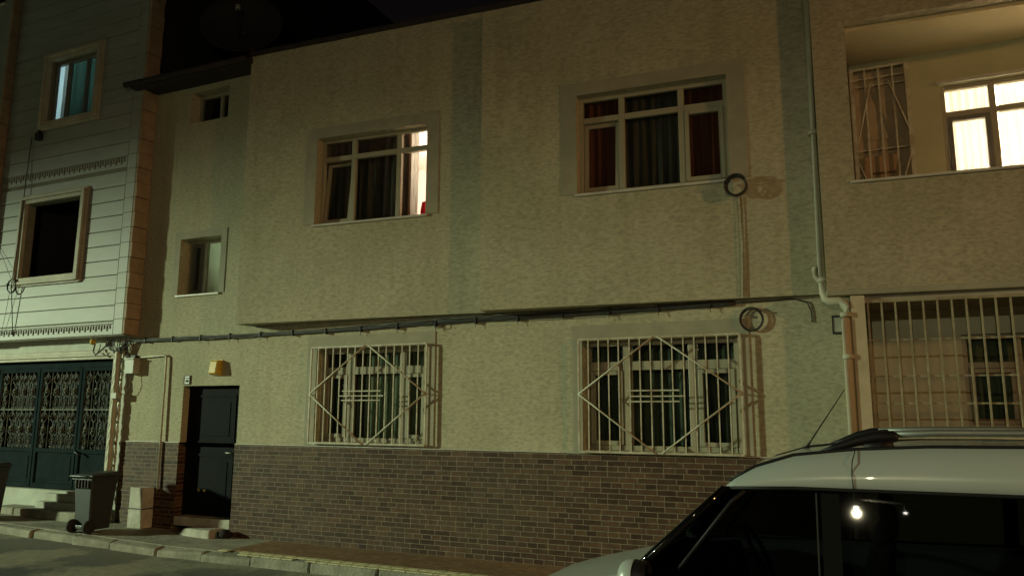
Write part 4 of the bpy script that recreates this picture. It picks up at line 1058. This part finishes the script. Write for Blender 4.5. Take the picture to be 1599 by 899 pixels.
obj('radiator_grille', MB().box(lambda u, v, w: cp(.0 - w, u, v), -.40, .40, .54, .62, -.05, .03), 'trim', CAR, bevel=.01)
obj('rear_window', MB().box(lambda u, v, w: cp(4.33 + w - (v - 1.1) * .12, u, v), -.62, .62, 1.12, 1.50, .0, .012), 'tinted', CAR)
obj('underside', MB().box(lambda u, v, w: cp(w, u, v), -.70, .70, .22, .34, .30, 4.1), 'black', CAR)

# ================================================================== STREET LAMPS (outside the frame; they light the street)
def street_lamp(x, y, h, reach, label, head_m, col, power, size, tilt, yaw, kind, cone=56, blend=.6):
    t = thing('street_lamp', (x, y, .0), label, 'street lamp')
    d = Vector((math.sin(yaw), math.cos(yaw), 0)); B = Vector((x, y, gz(x) - .3))
    mb = MB(); mb.tube([B, B + Vector((0, 0, 1.0)), B + Vector((0, 0, h - .5)), B + d * .3 + Vector((0, 0, h - .1)), B + d * reach + Vector((0, 0, h))], [.09, .075, .06, .05, .04], 14)
    obj('pole', mb, 'steelpole', t); obj('base', MB().disc(B, (0, 0, 1), .2, .14, .25, 16), 'steelpole', t)
    hp = B + d * (reach + .28) + Vector((0, 0, h)); sx = Vector((d.y, -d.x, 0))
    mb = MB(); e = .34; w = .15
    mb.hexa([hp - d * e - sx * w, hp + d * e - sx * w * .8, hp + d * e + sx * w * .8, hp - d * e + sx * w] + [q + Vector((0, 0, .1)) for q in (hp - d * e * .9 - sx * w * .7, hp + d * e * .9 - sx * w * .5, hp + d * e * .9 + sx * w * .5, hp - d * e * .9 + sx * w * .7)])
    hd = obj('lamp_head', mb, 'steelpole', t, bevel=.01)
    g = MB(); k = .86; g.hexa([hp + (q) + Vector((0, 0, -.014)) for q in (-d * e * k - sx * w * .8, d * e * k - sx * w * .65, d * e * k + sx * w * .65, -d * e * k + sx * w * .8)] + [hp + q + Vector((0, 0, -.002)) for q in (-d * e * k - sx * w * .8, d * e * k - sx * w * .65, d * e * k + sx * w * .65, -d * e * k + sx * w * .8)])
    obj('diffuser', g, head_m, hd)
    if kind == 'SPOT':       # forward throwing optic with a soft cut-off just under the horizon
        l = bpy.data.lights.new('street_light', 'SPOT'); l.shadow_soft_size = size; l.spot_size = R(cone); l.spot_blend = blend
    else:
        l = bpy.data.lights.new('street_light', 'POINT'); l.shadow_soft_size = size
    l.color = col; l.energy = power
    o = bpy.data.objects.new('street_light', l); COL.objects.link(o); o.location = hp + Vector((0, 0, -.2))
    o.rotation_euler = (R(90) - tilt, 0, -yaw)
    return t
street_lamp(-46.0, -20.5, 9.0, 1.0, 'tall steel street lamp with cool white head across the street at left', emit_mat('white_lamp_glow', (.8, 1, .7), 60), (.81, 1, .63), 76000, .7, R(24.6), R(63), 'SPOT', 44, .55)
street_lamp(28.0, -12.8, 7.9, 1.0, 'tall steel street lamp with amber head far along at right', emit_mat('amber_lamp_glow', (1, .5, .16), 50), (1, .51, .18), 8800, .45, R(25), R(-60), 'SPOT', 62)
# twin headed lamp post behind the photographer: its heads mirror in the car's side glass
tl = thing('lamp_post', (2.6, -11.9, .02), 'short twin headed lamp post on the near pavement behind the photographer', 'street lamp')
obj('post', MB().tube([(2.6, -11.9, .02), (2.6, -11.9, 2.0), (2.6, -11.9, 4.06)], [.07, .05, .04], 12), 'black', tl)
obj('arm', MB().tube([(-.22, -11.85, 4.06), (.44, -11.85, 4.01), (2.6, -11.9, 4.0)], .022, 8), 'black', tl)
for x, z, r in ((-.22, 3.93, .045), (.44, 3.88, .025)):
    hd = obj('lamp_head', MB().lathe((x, -11.85, z), (0, 0, 1), [(r * 1.1, 0), (r * 1.15, .03), (r * .6, .10), (.02, .13), (0, .13)], 20), 'black', tl)
    obj('diffuser', MB().lathe((x, -11.85, z), (0, 0, 1), [(0, -r * .9), (r * .6, -r * .7), (r, -.02), (r * 1.02, -.002), (0, -.002)], 20), emit_mat('soft_white_lamp_glow', (1, .93, .8), 45), hd)
lamp_point('street_light', (-.22, -11.85, 3.83), (1, .90, .55), 380, .045)

# ================================================================== SKY
wd = bpy.data.worlds.new('World'); S.world = wd; wd.use_nodes = True
t = wd.node_tree; bg = t.nodes['Background']
sky = t.nodes.new('ShaderNodeTexSky'); sky.sky_type = 'NISHITA'; sky.sun_disc = False
sky.sun_elevation = R(-4); sky.sun_rotation = R(200)
mx = t.nodes.new('ShaderNodeMix'); mx.data_type = 'RGBA'; mx.inputs[0].default_value = .93
t.links.new(sky.outputs[0], mx.inputs[6]); mx.inputs[7].default_value = (.062, .046, .05, 1)
t.links.new(mx.outputs[2], bg.inputs[0]); bg.inputs[1].default_value = .05

S.view_settings.view_transform = 'Standard'; S.view_settings.look = 'None'
S.view_settings.exposure = 0; S.view_settings.gamma = 1
S.render.engine = 'CYCLES'
S.cycles.max_bounces = 6; S.cycles.transparent_max_bounces = 12
S.cycles.use_denoising = True
